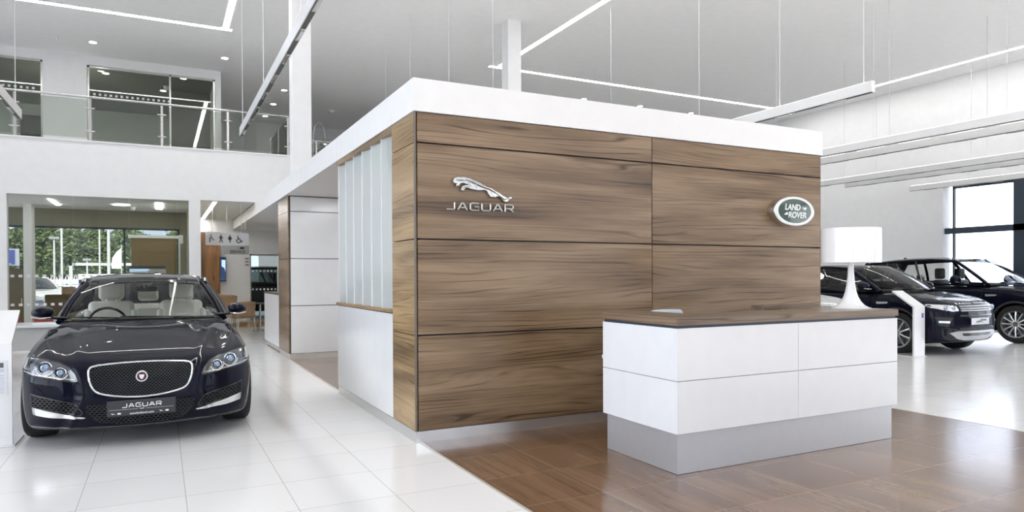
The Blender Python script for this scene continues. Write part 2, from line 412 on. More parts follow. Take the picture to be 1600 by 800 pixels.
struct('floor', (RX0, RY0, -.12), (RX1 + .4, 18.5, 0), 'white_tile')
fw = struct('floor', (.05, RY0, -.02), (4.9, 9.5, .0035), 'wood_floor')
struct('trim_1', (.032, RY0, -.02), (.052, 6.58, .005), 'edge_trim')
struct('trim_2', (4.9, RY0, -.02), (4.915, 0, .005), 'edge_trim')
ground = struct('ground', (-90, -60, -.3), (90, 110, -.13), 'asphalt')
struct('ceiling', (RX0, RY0, CEIL), (RX1 + .4, RY1, CEIL + .3), 'white_ceiling')
# upper back wall and side walls
box_holes('wall_back', RX0, RX1 + .4, 3.06, CEIL, RY1, .3, [], 'grey_wall')
box_holes('wall_back', 4.95, RX1 + .4, 0, 3.06, RY1, .3, [], 'white_wall')
wr_ = box_holes('wall_right', RY0, RY1, 0, CEIL, RX1, .3, [(-12., 5.47, 0, 3.72)], 'white_wall', axis='x')
# left side of the hall: tall glazed bays beyond the frame
box_holes('wall_left', RY0, 10.66, 0, CEIL, RX0 - .3, .3, [(-12., -5., .1, 6.3), (-4.7, 2.4, .1, 6.3), (2.7, 9.9, .1, 6.3)], 'white_wall', axis='x')
# glazed shopfront behind the camera
box_holes('wall_front', RX0, RX1 + .4, 0, CEIL, RY0 - .3, .3, [(-8.4 + 3.7 * k, -8.4 + 3.7 * k + 3.45, .1, 6.3) for k in range(7) if k < 6] + [(13.8, 16.2, .1, 6.3)], 'dark_frame')
def window(name, x0, x1, z0, z1, at, axis, cols, rows, fr=.07, depth=.12, mat='dark_frame', glass='clear_glass'):
    w = empty(name); w['kind'] = 'structure'
    m = MB()
    def B(a0, a1, c0, c1, d=depth):
        if axis == 'x': m.box((at, a0, c0), (at + d, a1, c1))
        else: m.box((a0, at, c0), (a1, at + d, c1))
    for c in cols: B(c - fr / 2, c + fr / 2, z0, z1)
    for r in rows: B(x0, x1, r - fr / 2, r + fr / 2)
    m.build('window_frame', mat, w)
    g = MB(); e = .01
    if axis == 'x': g.box((at + depth * .5, x0, z0), (at + depth * .5 + e, x1, z1))
    else: g.box((x0, at + depth * .5, z0), (x1, at + depth * .5 + e, z1))
    g.build('window_glass', glass, w)
    return w
# right hand window: frame line, transom bar, heavy dark post
w1 = empty('window_1'); w1['kind'] = 'structure'
m = MB()
m.box((16.6, 5.30, 0), (16.68, 5.34, 3.72)); m.box((16.6, -12, 3.64), (16.68, 5.34, 3.72)); m.box((16.6, -12, 0), (16.68, 5.34, .1))
m.build('window_frame', 'dark_frame', w1)
bx('transom', (16.35, -12, 2.45), (16.5, 5.40, 2.60), 'dark_frame', w1)
for yy in (3.35, -.3, -4., -7.6, -11.2): bx('mullion', (16.35, yy, 0), (16.62, yy + .42, 3.72), 'dark_frame', w1)
bx('window_glass', (16.64, -12, .1), (16.65, 5.3, 3.64), 'clear_glass', w1)
window('window_2', -8.4, 16.2, .1, 6.3, RY0 - .2, 'y', [-8.4 + 1.85 * k for k in range(14)], [.15, 2.7, 4.6, 6.05], .06)
window('window_3', -12, 9.9, .1, 6.3, RX0 - .2, 'x', [-12 + 1.8 * k for k in range(13)], [.15, 2.6, 6.25], .05)

# upper floor: fascia band, slab, glazed rooms behind
MZ = 4.125
struct('wall_mezzanine', (RX0, 10.66, 3.06), (.75, 10.9, MZ), 'white_wall')
struct('ceiling', (RX0, 10.9, 3.06), (-1.25, 14.3, MZ - .004), 'white_ceiling')
struct('ceiling', (-1.25, 10.9, 3.06), (0.75, RY1, MZ - .004), 'white_ceiling')
struct('floor', (RX0, 14.3, 3.6), (-1.25, RY1, MZ - .004), 'grey_wall')
struct('floor', (.75, 13.7, 3.6), (RX1, RY1, MZ - .004), 'grey_wall')
struct('trim_3', (RX0, 10.64, MZ), (.76, 10.95, MZ + .03), 'white_wall')
box_holes('wall_upper', RX0, -.53, MZ, CEIL, 13.0, .22, [(-3.37, -.66, MZ, 6.29), (-8.5, -4.215, MZ, 6.29)], 'white_wall')
struct('wall_upper', (-.66, 13.22, MZ), (-.53, RY1, CEIL), 'grey_wall')
struct('wall_upper_back', (RX0, 18.3, MZ), (-.66, 18.4, CEIL), 'white_wall')
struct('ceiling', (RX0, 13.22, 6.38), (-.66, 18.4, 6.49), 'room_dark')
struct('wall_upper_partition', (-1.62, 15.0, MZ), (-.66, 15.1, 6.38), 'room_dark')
for nm, xa, xb, cols in (('window_4', -3.37, -.66, [-3.345, -1.66, -.685]), ('window_5', -8.5, -4.215, [-8.475, -6.2, -4.24])):
    w = window(nm, xa, xb, MZ, 6.29, 13.06, 'y', cols, [6.27], .04, .06, 'satin_metal', 'smoke_glass')
    m = MB(); x = xa + .12
    while x < xb - (1.0 if nm == 'window_4' else .1):
        m.box((x, 13.05, 5.615), (x + .05, 13.056, 5.665)); x += .11
    m.build('manifestation_dots', 'sign_grey', w)

for xa, xb in ((-3.95, -3.6), (-8.75, -8.55)):  # lights added behind the piers, out of view, to brighten the upper room
    tag(bx('office_strip_light', (xa, 13.225, 4.9), (xb, 13.26, 6.1), 'light_strip'), 'unseen light panel added inside the upper glazed room ' + ('with the wide window' if xa > -4 else 'at the far left'), 'light', 'added unseen lights upstairs')
# office wall below: pillars, glass wall
box_holes('wall_office', RX0, -1.128, 0, 3.06, 10.66, .2, [(-4.52, -1.35, .05, 3.035)], 'white_wall')
w = empty('window_6'); w['kind'] = 'structure'
xs_ = [-4.52, -3.44, -2.47, -1.57, -1.35]
for a, b in zip(xs_, xs_[1:]): bx('glass_pane', (a + .004, 10.74, .06), (b - .004, 10.752, 3.03), 'office_glass', w)
m = MB(); m2_ = MB(); x = -4.48
while x < -1.4:
    m.box((x, 10.733, 1.42), (x + .06, 10.738, 1.47)); m2_.box((x, 10.733, .86), (x + .06, 10.738, .91)); x += .13
m.build('manifestation_dots', 'sign_grey', w); m2_.build('manifestation_dots', 'sign_grey', w)
# office interior
struct('wall_office_side', (-1.30, 10.86, 0), (-1.18, 16., 3.06), 'office_olive')
box_holes('wall_office_back', RX0, -1.30, 0, 3.06, 14.07, .2, [(-8.6, -1.465, .25, 2.64)], 'office_olive')
window('window_7', -8.6, -1.465, .25, 2.64, 14.12, 'y', [-8.57, -6.0, -2.69, -1.49], [.28, 2.62], .045, .06)
# service hall behind
box_holes('wall_service', -1.18, 4.95, 0, 3.06, 16.0, .2, [(.47, 1.235, .0, 2.04)], 'white_wall')
d1 = empty('door_1'); d1['kind'] = 'structure'
m = MB(); m.box((.44, 15.96, 0), (.47, 16.0, 2.08)); m.box((1.235, 15.96, 0), (1.265, 16.0, 2.08)); m.box((.44, 15.96, 2.04), (1.265, 16., 2.08)); m.build('door_frame', 'satin_metal', d1)
bx('door_glass', (.47, 16.06, .02), (1.235, 16.07, 2.04), 'office_glass', d1)
for zz in (1.56, 1.02):
    m = MB()
    for k in range(7): m.box((.5 + k * .105, 16.05, zz), (.55 + k * .105, 16.056, zz + .05))
    m.build('manifestation_dots', 'paper', d1)
struct('wall_service_wood', (-1.17, 15.86, 0), (-.375, 15.98, 2.69), 'wood_vert')
struct('trim_4', (-1.1, 15.2, 0), (1.9, 15.98, .13), 'wood_return')
struct('floor', (-1.2, 16.2, -.1), (12, 30, .002), 'carpet_grey')
struct('ceiling', (-1.2, 18.9, 5.), (12, 27, 5.2), 'white_wall')  # unseen roof slab added to cut the light falling into the workshop
box_holes('wall_workshop', -1.2, 12, 0, 5, 27., .2, [(.2, .95, 0, 4.2), (1.15, 2.0, 0, 4.2)], 'white_wall')

# the pavilion: white roof slab that runs on under the upper floor
struct('ceiling_pavilion', (-.015, -.015, 2.785), (4.95, 16., 3.06), 'white_wall')
struct('trim_5', (-.02, 10.9, 3.045), (0.02, 16., 3.06), 'black_gap')
core = struct('wall_pavilion_front', (.05, .03, .096), (4.9, .14, 2.785), 'black_gap')
ZJ = [.096, .905, 1.716, 2.526, 2.785]
for i in range(4):
    for (a, b) in ((.022, 2.478), (2.488, 4.925)):
        bx('wood_panel', (a, 0.0, ZJ[i] + .006), (b, .03, ZJ[i + 1] - .007), 'wood_front', core, .0015)
bx('corner_edge', (.0, .0, .1), (.009, .03, 2.785), 'edge_dark', core); bx('corner_edge', (4.928, .0, .1), (4.934, .14, 2.785), 'edge_dark', core)
bx('baseboard', (-.0005, .006, 0), (4.93, .12, .096), 'plinth_steel', core)
bx('inner_lining', (.05, .14, 0), (4.9, .17, 2.785), 'white_wall', core)
ret = struct('wall_pavilion_side', (.03, .17, .096), (.13, .639, 2.785), 'black_gap')
for i in range(4): bx('wood_panel', (-.001, .03, ZJ[i] + .004), (.03, .639, ZJ[i + 1] - .004), 'wood_return', ret, .0015)
bx('inner_lining', (.13, .17, 0), (.15, .639, 2.785), 'white_wall', ret)
bx('baseboard', (.0, .12, 0), (.12, 2.82, .096), 'plinth_steel', ret)
half = struct('wall_pavilion_low', (.0, .645, .1), (.12, 2.857, 1.058), 'white_gloss')
bx('timber_cap', (-.012, .642, 1.066), (.135, 2.875, 1.096), 'wood_return', half)
bx('shadow_gap', (.01, .65, 1.058), (.11, 2.85, 1.066), 'black_gap', half)
struct('wall_pavilion_right', (4.83, .17, 0), (4.93, 8., 2.785), 'white_panel')
struct('wall_pavilion_back', (.9, 8.07, 0), (4.93, 8.2, 2.785), 'white_wall')
hd = struct('trim_6', (.0, .64, 2.735), (.16, 2.88, 2.785), 'wood_return')
for k in range(6):
    y0 = .672 + k * .36
    f = MB().box((.052, y0, 1.098), (.064, y0 + .375, 2.735)).build('glass_fin', 'frosted_fin', None)
    bx('polished_edge', (.041, y0 + .372, 1.098), (.066, y0 + .378, 2.735), 'white_gloss', f)
    for o_ in [f] + list(f.children): o_.data.transform(T(.058, y0 + .2, 0) @ Matrix.Rotation(radians(9), 4, 'Z') @ T(-.058, -y0 - .2, 0))
    tag(f, 'frosted glass blade above the low white wall, ' + ['nearest the timber corner', 'second from the timber corner', 'third from the timber corner', 'third from the far end', 'second from the far end', 'at the far end by the opening'][k], 'screen', 'frosted glass blades on the low wall')
# block behind the opening
blk = struct('wall_block', (.05, 6.64, .097), (2.6, 7.70, 2.785), 'black_gap')
ZB = [.097, .912, 1.716, 2.518, 2.775]
for i in range(4):
    bx('white_panel', (.068, 6.61, ZB[i] + .006), (2.6, 6.64, ZB[i + 1] - .006), 'white_panel', blk)
    bx('wood_panel', (.03, 6.63, ZB[i] + .004), (.05, 7.70, ZB[i + 1] - .004), 'wood_side', blk)
bx('baseboard', (.045, 6.62, 0), (2.6, 7.70, .097), 'plinth_steel', blk)
sc = empty('service_counter', (.05, 7.72, 0), 0, 'tall white counter with thin dark timber top behind the timber-edged block', 'counter')
bx('body', (0, 0, .1), (.7, 2.1, 1.065), 'white_panel', sc); bx('baseboard', (.015, .02, 0), (.68, 2.08, .1), 'plinth_steel', sc); bx('worktop', (-.012, -.01, 1.072), (.72, 2.12, 1.10), 'wood_top', sc)
bx('shadow_gap', (.01, .01, 1.065), (.69, 2.09, 1.072), 'black_gap', sc)
# columns
c1 = struct('column_1', (.14, 6.75, 3.06), (.455, 7.07, CEIL), 'white_wall')
c2 = struct('column_2', (4.27, 6.72, 3.06), (4.56, 7.0, CEIL), 'white_wall')
c3 = struct('column_3', (-4.60, 13.0, 0), (-4.45, 13.5, 3.06), 'white_wall')

# ceiling light strips (recessed linear lights)
def strip(a, b, label, z=CEIL):
    o = MB().box((a[0], a[1], z - .002), (b[0], b[1], z + .01)).build('ceiling_strip_light', 'light_strip')
    tag(o, label, 'light', 'recessed ceiling strip lights'); return o
strip((5.25, 9.62), (15.36, 9.73), 'long white ceiling strip light running across above the timber box')
strip((5.43, -9.), (5.54, 9.64), 'ceiling strip light running from the front to behind the column on the timber box')
strip((-8.7, 9.77), (-.55, 9.88), 'ceiling strip light crossing in front of the upper floor at top left')
strip((-.73, -9.), (-.62, 9.78), 'short looking ceiling strip light meeting the crossing strip at top left')
strip((15.31, -9.), (15.42, 9.7), 'ceiling strip light close to the right hand wall')
strip((-.86, 11.0), (-.78, 15.9), 'strip light in the low ceiling above the toilet sign', 3.062)
for a, b, l in (((-3.99, 11.7), (-3.91, 13.1), 'diagonal looking strip light in office ceiling, left one'), ((-1.98, 11.6), (-1.85, 13.2), 'short strip light in office ceiling, right one')):
    tag(MB().box((*a, 3.045), (*b, 3.062)).build('office_strip_light', 'office_light'), l, 'light', 'office ceiling lights')
tag(MB().lathe([(0, 3.045), (.17, 3.045), (.18, 3.062), (0, 3.062)], (-2.68, 12.4, 0)).build('office_round_light', 'office_light'), 'flat round ceiling light in the glazed office', 'light', 'office ceiling lights')
for k, (x, y) in enumerate(((1.2, 1.2), (1.2, 2.9), (1.2, 4.6), (3.4, 1.8), (3.4, 4.2))):  # light panels added to brighten the box interior behind the blades
    tag(bx('added_panel_light', (x - .3, y - .3, 2.77), (x + .3, y + .3, 2.787), 'office_light'), 'flat square light panel added unseen inside the timber box, ' + ['front left', 'middle left', 'rear left', 'front right', 'middle right'][k] + ' one', 'light', 'added light panels inside the timber box')
def dlight(x, y, label, z=CEIL, r=.07):
    o = empty('downlight', (x, y, z), 0, label, 'light', 'round ceiling downlights')
    MB().lathe([(r, -.004), (r * 1.3, -.008), (r * 1.35, 0), (r, 0)], n=20).build('trim_ring', 'white_gloss', o, 40)
    MB().lathe([(0, -.003), (r, -.003), (r, .001), (0, .001)], n=20).build('lamp', 'downlight', o)
for x, y, l in ((-3.165, 11.92, 'downlight at top left above the balcony, between strip and glazed room'), (-.53, 11.84, 'downlight right of the glazed upper room corner'),
                (1.145, 14.1, 'downlight nearest the tall column, left side of it'), (1.1, 15.8, 'second downlight left of the tall column'), (1.09, 17.5, 'third and lowest downlight left of the tall column'),
                (9.02, 11.29, 'downlight just over the pavilion edge, first from the small column'), (11.0, 11.25, 'downlight just over the pavilion edge, second from the small column'),
                (13.0, 11.26, 'downlight just over the pavilion edge, third from the small column'), (15.04, 11.26, 'downlight just over the pavilion edge, nearest the right end')):
    dlight(x, y, l)
for x, y in ((-3.05, 13.95), (-1.35, 13.6), (-1.8, 15.1)):
    dlight(x, y, 'downlight inside the dark upper glazed room' + {-3.05: ', upper left', -1.35: ', near the right', -1.8: ', lowest one'}[x], 6.38)
def dome(name, x, y, z, label, r=.06):
    o = MB().lathe([(0, -.09), (r * .6, -.08), (r, -.045), (r, -.02), (r * 1.2, -.018), (r * 1.2, 0), (0, 0)], (x, y, z), n=24).build(name, 'white_gloss', None, 40)
    tag(o, label, 'detector')
dome('smoke_detector', 2.8, 15.87, CEIL, 'white smoke detector on the dark ceiling right of the tall column', .09)
dome('smoke_detector', -3.82, 11.9, CEIL, 'small white sprinkler head on ceiling at top left', .025)
dome('security_camera', -1.72, 14.6, 6.38, 'small dome camera seen inside the upper glazed room', .07)
dome('smoke_detector', -2.45, 12.9, 3.06, 'small white detector on the office ceiling', .06)

# suspended tracks with spot modules
def track(x, y0, y1, label, z=3.6, wires=None, dark=.022):
    o = empty('suspended_track', (x, y0, z), 0, label, 'light track', 'suspended lighting tracks')
    L = y1 - y0
    bx('housing', (-.03, 0, 0), (.03, L, .13), 'track_white', o, .003)
    bx('added_uplight_strip', (-.02, .05, .13), (.02, L - .05, .133), 'added_uplight', o)  # glowing strip added out of view, to brighten the ceiling
    bx('channel', (-dark, .01, -.006), (dark, L - .01, 0.), 'track_dark', o)
    bx('end_cap', (-.032, -.006, -.004), (.032, .0, .134), 'track_white', o); bx('end_cap', (-.032, L, -.004), (.032, L + .006, .134), 'track_white', o)
    k = .35
    while k < L - .3:
        s_ = MB().box((-.018, k, -.016), (.018, k + .34, -.006), .003).build('spot_module', 'satin_metal', o)
        bx('lens', (-.013, k + .05, -.019), (.013, k + .29, -.0165), 'chrome', s_); k += .78
    for wy in (wires or [L * .04, L * .5, L * .96]):
        MB().cyl((0, wy, .12), (0, wy, CEIL - z), .0045, 6).build('suspension_wire', 'wire', o)
track(-.76, -3.5, 5.97, 'suspended light track over the dark saloon, ending above the balcony', wires=[2., 4.4, 6.9, 9.3])
track(-3.62, 2.6, 6.05, 'suspended light track at far left in front of the balcony', wires=[.8, 3.2])
track(5.75, -.08, 5.6, 'suspended light track right above the pavilion roof corner', wires=[.12, 1.4, 3.0, 5.4])
track(9.06, -.15, 4.9, 'white suspended track, upper one of the pair right of the pavilion', wires=[.3, 2.4, 4.5])
track(9.85, -.9, 4.6, 'white suspended track, lower one of the pair right of the pavilion', wires=[.9, 3.4])
track(12.72, .2, 6.35, 'white suspended track, upper one of the far pair', wires=[2.2, 5.4])
track(13.48, .3, 6.15, 'white suspended track, lower one of the far pair', wires=[1.5, 5.0])
track(15.75, .2, 5.95, 'white suspended track across the top of the right window', wires=[2.0, 4.2])
track(2.4, 3.2, 9.0, 'suspended light track whose wires show behind the pavilion fascia', wires=[.3, 2., 4., 5.6])

# balustrade
bal = empty('glass_balustrade', (0, 10.75, MZ + .03), 0, 'glass balustrade with steel posts and handrail along the upper floor', 'railing')
px_ = [-8.24, -6.96, -5.67, -4.39, -3.135, -1.85, -.565, .70]
for x in px_:
    p_ = bx('post', (x - .022, -.012, 0), (x + .022, .03, .86), 'satin_metal', bal)
    for zz in (.2, .66): MB().box((x - .085, -.03, zz - .014), (x + .085, .0, zz + .014), .006).build('glass_clamp', 'chrome', p_)
for a, b in zip(px_, px_[1:]): bx('glass_panel', (a + .05, -.02, .06), (b - .05, -.008, .83), 'green_glass', bal)
MB().tube([(-8.4, 0, .89), (.72, 0, .89)], .024, 12).build('handrail', 'satin_metal', bal, 50)
b2 = empty('stair_balustrade', (.72, 10.78, MZ + .02), 0, 'steel and glass stairwell railing turning back beside the tall column', 'railing')
MB().tube([(.0, .05, .89), (0, 2.95, .98), (.9, 2.95, .98), (3.2, 2.95, .98)], .022, 10).build('handrail', 'satin_metal', b2, 50)
for (x, y) in ((0, 1.5), (0, 2.9), (.45, 2.95), (1.2, 2.95), (2.2, 2.95), (3.1, 2.95)):
    bx('post', (x - .02, y - .02, -.02), (x + .02, y + .02, .97), 'satin_metal', b2)
bx('glass_panel', (-.006, .2, .04), (.006, 2.8, .88), 'green_glass', b2); bx('glass_panel', (.1, 2.944, .04), (3.1, 2.956, .9), 'green_glass', b2)
b3 = empty('stair_railing', (2.3, 13.8, MZ), 0, 'dark handrail with posts at the back of the stairwell right of the column', 'railing')
MB().tube([(-.02, 2.4, 1.05), (.05, .3, 1.02)], .022, 10).build('handrail', 'track_dark', b3, 50)
for y in (.4, 1.3, 2.3): bx('post', (-.02, y, 0), (.02, y + .04, 1.03), 'satin_metal', b3)
# upper-floor picture and arc lamp
pic = empty('framed_picture', (-4.95, 18.28, 5.75), 0, 'framed picture on the wall of the upper room at far left', 'picture')
bx('frame', (-.45, -.03, -.3), (.45, 0, .3), 'track_dark', pic); bx('print', (-.4, -.036, -.25), (.4, -.03, .25), 'grey_letter', pic)
arc = empty('arc_floor_lamp', (1.95, 14.35, MZ), 0, 'arc floor lamp with chrome dome shade on the upper floor', 'floor lamp')
MB().lathe([(0, 0), (.2, 0), (.2, .05), (0, .05)]).build('base', 'track_dark', arc)
MB().tube([(0, 0, .05), (.01, 0, 1.15)] + [(.01 + .17 * (1 - cos(t)), 0, 1.15 + .50 * sin(t)) for t in [pi * k / 14 for k in range(1, 14)]] + [(.35, 0, 1.12)], .014, 8).build('arched_stem', 'satin_metal', arc, 60)
MB().lathe([(0, .19), (.08, .175), (.14, .11), (.165, 0), (.155, 0), (.13, .1), (.07, .16), (0, .175)], (.35, 0, 1.02), n=32).build('dome_shade', 'chrome', arc, 60)
MB().lathe([(0, -.05), (.05, -.03), (.06, .03), (0, .06)], (.35, 0, 1.08), n=16).build('bulb', 'downlight', arc, 60)

# ================================================================== SIGNS
ts = empty('toilet_sign', (-.553, 11.2, 2.262), 0, 'white hanging sign with four black toilet pictograms', 'sign')
bx('panel', (-.40, 0, -.125), (.40, .03, .125), 'sign_grey', ts)
for x in (-.27, .26): MB().cyl((x, .015, .12), (x, .015, .71), .006, 8).build('hanger', 'white_gloss', ts)
ts.scale = (1.13, 1.13, 1.13)
def pict(polys, cx):
    m = MB()
    for q in polys:
        if q[0] == 'c':
            m.lathe([(0, -.002), (q[3], -.002), (q[3], .0), (0, 0)], (cx + q[1], 0, q[2]), 'y', 16)
        elif q[0] == 'l':
            m.tube([(cx + a, -.001, b) for a, b in q[2]], q[1] * 1.2, 6)
        else: m.prism([(cx + a, b) for a, b in q[1]], -.002, 'y', 0)
    m.build('pictogram', 'black_letter', ts)
pict([('c', -.01, .075, .013), ('l', .008, [(-.03, -.07), (-.03, .01), (-.015, .045), (.005, .02), (.02, -.005)]), ('l', .006, [(.01, -.022), (.055, -.022)])], -.29)
pict([('c', 0, .075, .013), ('p', [(-.018, .055), (.018, .055), (.014, -.01), (-.014, -.01)]), ('l', .006, [(-.04, .01), (-.014, .05), (.014, .05), (.04, .01)]), ('l', .007, [(-.03, -.07), (-.007, -.01)]), ('l', .007, [(.03, -.07), (.007, -.01)])], -.12)
pict([('c', 0, .075, .013), ('p', [(-.012, .055), (.012, .055), (.03, -.02), (-.03, -.02)]), ('l', .006, [(-.04, .01), (-.01, .05), (.01, .05), (.04, .01)]), ('l', .008, [(0, -.07), (0, -.02)])], .045)
pict([('c', -.02, .062, .012), ('l', .008, [(-.018, .045), (-.01, -.01), (.03, -.01), (.05, -.05), (.075, -.04)]), ('l', .006, [(-.015, .022), (.03, .022)]),
      ('l', .007, [(-.035 + 0, .0), (-.045, -.03), (-.03, -.06), (0, -.075), (.03, -.06), (.04, -.04)])], .21)
ss = empty('service_sign', (-.30, 12.0, 2.13), 0, 'grey hanging sign reading SERVICE behind the toilet sign', 'sign')
bx('panel', (-.27, 0, -.185), (.29, .03, .20), 'sign_silver', ss)
text('lettering', 'SERVICE', 'black_letter', ss, .34, .066, T(.03, -.003, -.125) @ FACE_S, .002, .01)
MB().lathe([(0, -.004), (.05, -.004), (.05, 0), (0, 0)], (0, 0, 0), 'y', 24).build('oval_mark', 'black_letter', ss, xf=T(.13, 0, -.035) @ Matrix.Diagonal((1, 1, .5, 1)))
MB().prism([(-.14, -.02), (-.05, -.045), (-.01, -.05), (-.06, -.03)], -.003, 'y', 0).build('leaping_mark', 'sign_grey', ss)
for x in (-.2, .22): MB().cyl((x, .015, .19), (x, .015, .925), .006, 8).build('hanger', 'white_gloss', ss)
s3 = empty('direction_sign', (.315, 15.978, 1.86), 0, 'small pale sign with short lines beside the glass door', 'sign')
bx('panel', (-.03, 0, -.14), (.11, .02, .14), 'sign_grey', s3)
for k in range(3): bx('printed_line', (0, -.003, .07 - k * .09), (.09, 0, .1 - k * .09), 'grey_letter', s3)
tv = empty('wall_television', (-.31, 15.84, 1.62), 0, 'narrow wall television with blue and white picture beside timber wall', 'television')
bx('bezel', (-.075, -.03, -.33), (.085, .02, .34), 'gloss_black', tv); bx('screen', (-.067, -.034, -.31), (.077, -.03, .32), 'tv_blue', tv)
MB().prism([(-.03, .28), (.07, .28), (.07, -.05), (.04, .05), (-.03, .1)], -.003, 'y', -.034).build('screen_image', 'tv_light', tv)

# wall emblems on the timber wall
LEAP = [(0.337, 2.215), (0.342, 2.23), (0.361, 2.243), (0.385, 2.249), (0.403, 2.246), (0.426, 2.252), (0.462, 2.247), (0.486, 2.243), (0.522, 2.23), (0.547, 2.223), (0.583, 2.208), (0.626, 2.19), (0.675, 2.173), (0.712, 2.159), (0.737, 2.143), (0.769, 2.128), (0.794, 2.116), (0.825, 2.1), (0.851, 2.093), (0.883, 2.103), (0.89, 2.098), (0.863, 2.084), (0.854, 2.069), (0.822, 2.065), (0.809, 2.078), (0.781, 2.102), (0.743, 2.106), (0.722, 2.098), (0.709, 2.113), (0.706, 2.1), (0.694, 2.098), (0.675, 2.117), (0.644, 2.153), (0.607, 2.155), (0.577, 2.151), (0.534, 2.154), (0.498, 2.159), (0.45, 2.167), (0.438, 2.16), (0.432, 2.146), (0.414, 2.142), (0.41, 2.152), (0.426, 2.175), (0.45, 2.185), (0.477, 2.189), (0.45, 2.2), (0.42, 2.207), (0.396, 2.199), (0.379, 2.181), (0.364, 2.179), (0.37, 2.196), (0.361, 2.198), (0.343, 2.203)]
P('emblem_letter', (.66, .66, .65), .38, metal=.55)
em = empty('wall_emblem', (0, 0, 0), 0, 'chrome leaping cat emblem with JAGUAR lettering on the timber wall', 'emblem')
def curve_mesh(name, pts, ext, bev, mat, parent, xf):
    c = bpy.data.curves.new(name, 'CURVE'); c.dimensions = '2D'; c.fill_mode = 'BOTH'; c.extrude = ext; c.bevel_depth = bev; c.bevel_resolution = 3; c.resolution_u = 4
    sp = c.splines.new('BEZIER'); sp.bezier_points.add(len(pts) - 1); sp.use_cyclic_u = True
    for b, p in zip(sp.bezier_points, pts): b.co = (p[0], p[1], 0); b.handle_left_type = b.handle_right_type = 'AUTO'
    t = bpy.data.objects.new(name, c); COL.objects.link(t); dg = bpy.context.evaluated_depsgraph_get()
    me = bpy.data.meshes.new_from_object(t.evaluated_get(dg)); bpy.data.objects.remove(t); me.transform(xf); me.name = name
    return link(name, me, mat, parent, 50)
lp = curve_mesh('leaping_cat', LEAP, .004, .006, 'emblem_metal', em, T(0, -.022, 0) @ FACE_S)
for pts, r in (([(.36, 2.225), (.40, 2.228), (.45, 2.225)], .010), ([(.45, 2.235), (.52, 2.215), (.60, 2.185), (.68, 2.165), (.74, 2.13)], .012), ([(.52, 2.225), (.545, 2.19), (.555, 2.165)], .009),
               ([(.56, 2.215), (.60, 2.175)], .008), ([(.47, 2.21), (.50, 2.18), (.44, 2.175), (.425, 2.155)], .008), ([(.68, 2.15), (.70, 2.115)], .009), ([(.73, 2.135), (.77, 2.113), (.82, 2.08), (.87, 2.092)], .008)):
    m = MB().tube([(a, -.031, b) for a, b in pts], [r * (.5 if i in (0, len(pts) - 1) else 1) for i in range(len(pts))], 10); m.build('muscle_ridge', 'emblem_metal', lp, 60)
def jaguar_word(name, mat, parent, width, h, mat4, ext):
    """wide geometric capitals drawn as strokes: J A G U A R"""
    S_ = [[[(.45, 1), (.95, 1), (.95, .12), (.85, 0), (0, 0)]], [[(0, 0), (.5, 1), (.62, 1), (1.1, 0)], [(.28, .3), (.84, .3)]],
          [[(1.05, 1), (.2, 1), (.02, .85), (.02, .15), (.2, 0), (1.05, 0), (1.05, .5), (.55, .5)]], [[(0, 1), (0, .15), (.15, 0), (.9, 0), (1.05, .15), (1.05, 1)]],
          [[(0, 0), (.5, 1), (.62, 1), (1.1, 0)], [(.28, .3), (.84, .3)]], [[(0, 0), (0, 1), (.9, 1), (1.02, .85), (1.02, .55), (.9, .42), (.0, .42)], [(.55, .42), (1.05, 0)]]]
    S_[0] = [[(.95, 1), (.95, .12), (.85, 0), (0, 0)]]
    m = MB(); x = 0.; wd = [.97, 1.1, 1.05, 1.05, 1.1, 1.05]; tot = sum(wd) + 5 * .38
    for st, w_ in zip(S_, wd):
        for line in st:
            m.tube([((x + a - tot / 2) * width / tot, (b - .5) * h, 0) for a, b in line], ext, 4, flat=(1, 1))
        x += w_ + .38
    return m.build(name, mat, parent, 30, xf=mat4)
jaguar_word('lettering', 'emblem_letter', em, .64, .060, T(.595, -.018, 2.005) @ FACE_S, .0070)
lr = empty('oval_emblem', (4.385, 0, 2.11), 0, 'green oval LAND ROVER emblem with silver rim on the timber wall', 'emblem')
E_ = Matrix.Diagonal((1, 1, .515, 1))
MB().lathe([(0, -.10), (.285, -.10), (.29, -.108), (.315, -.104), (.32, -.09), (.318, 0), (0, 0)], n=72, axis='y').build('rim_case', 'satin_metal', lr, 40, xf=E_)
MB().lathe([(.258, -.104), (.262, -.112), (.300, -.112), (.305, -.104)], n=72, axis='y').build('white_ring', 'white_letter', lr, 40, xf=E_)
MB().lathe([(0, -.106), (.268, -.106), (.27, -.102), (0, -.102)], n=72, axis='y').build('green_field', 'badge_green', lr, 40, xf=E_)
SH = Matrix.Shear('XZ', 4, (.0, .0)) if False else Matrix(((1, .18, 0, 0), (0, 1, 0, 0), (0, 0, 1, 0), (0, 0, 0, 1)))
text('lettering', 'LAND', 'white_letter', lr, .235, .068, T(-.03, -.108, .043) @ FACE_S @ SH, .003, .025)
text('lettering', 'ROVER', 'white_letter', lr, .285, .068, T(.045, -.108, -.043) @ FACE_S @ SH, .003, .025)
MB().prism([(.125, .045), (.185, .045), (.175, .022), (.145, .012), (.15, .03), (.12, .03)], -.003, 'y', -.107).build('printed_mark', 'white_letter', lr)
MB().prism([(-.17, -.045), (-.11, -.045), (-.115, -.012), (-.135, -.02)], -.003, 'y', -.107).build('printed_mark', 'white_letter', lr)

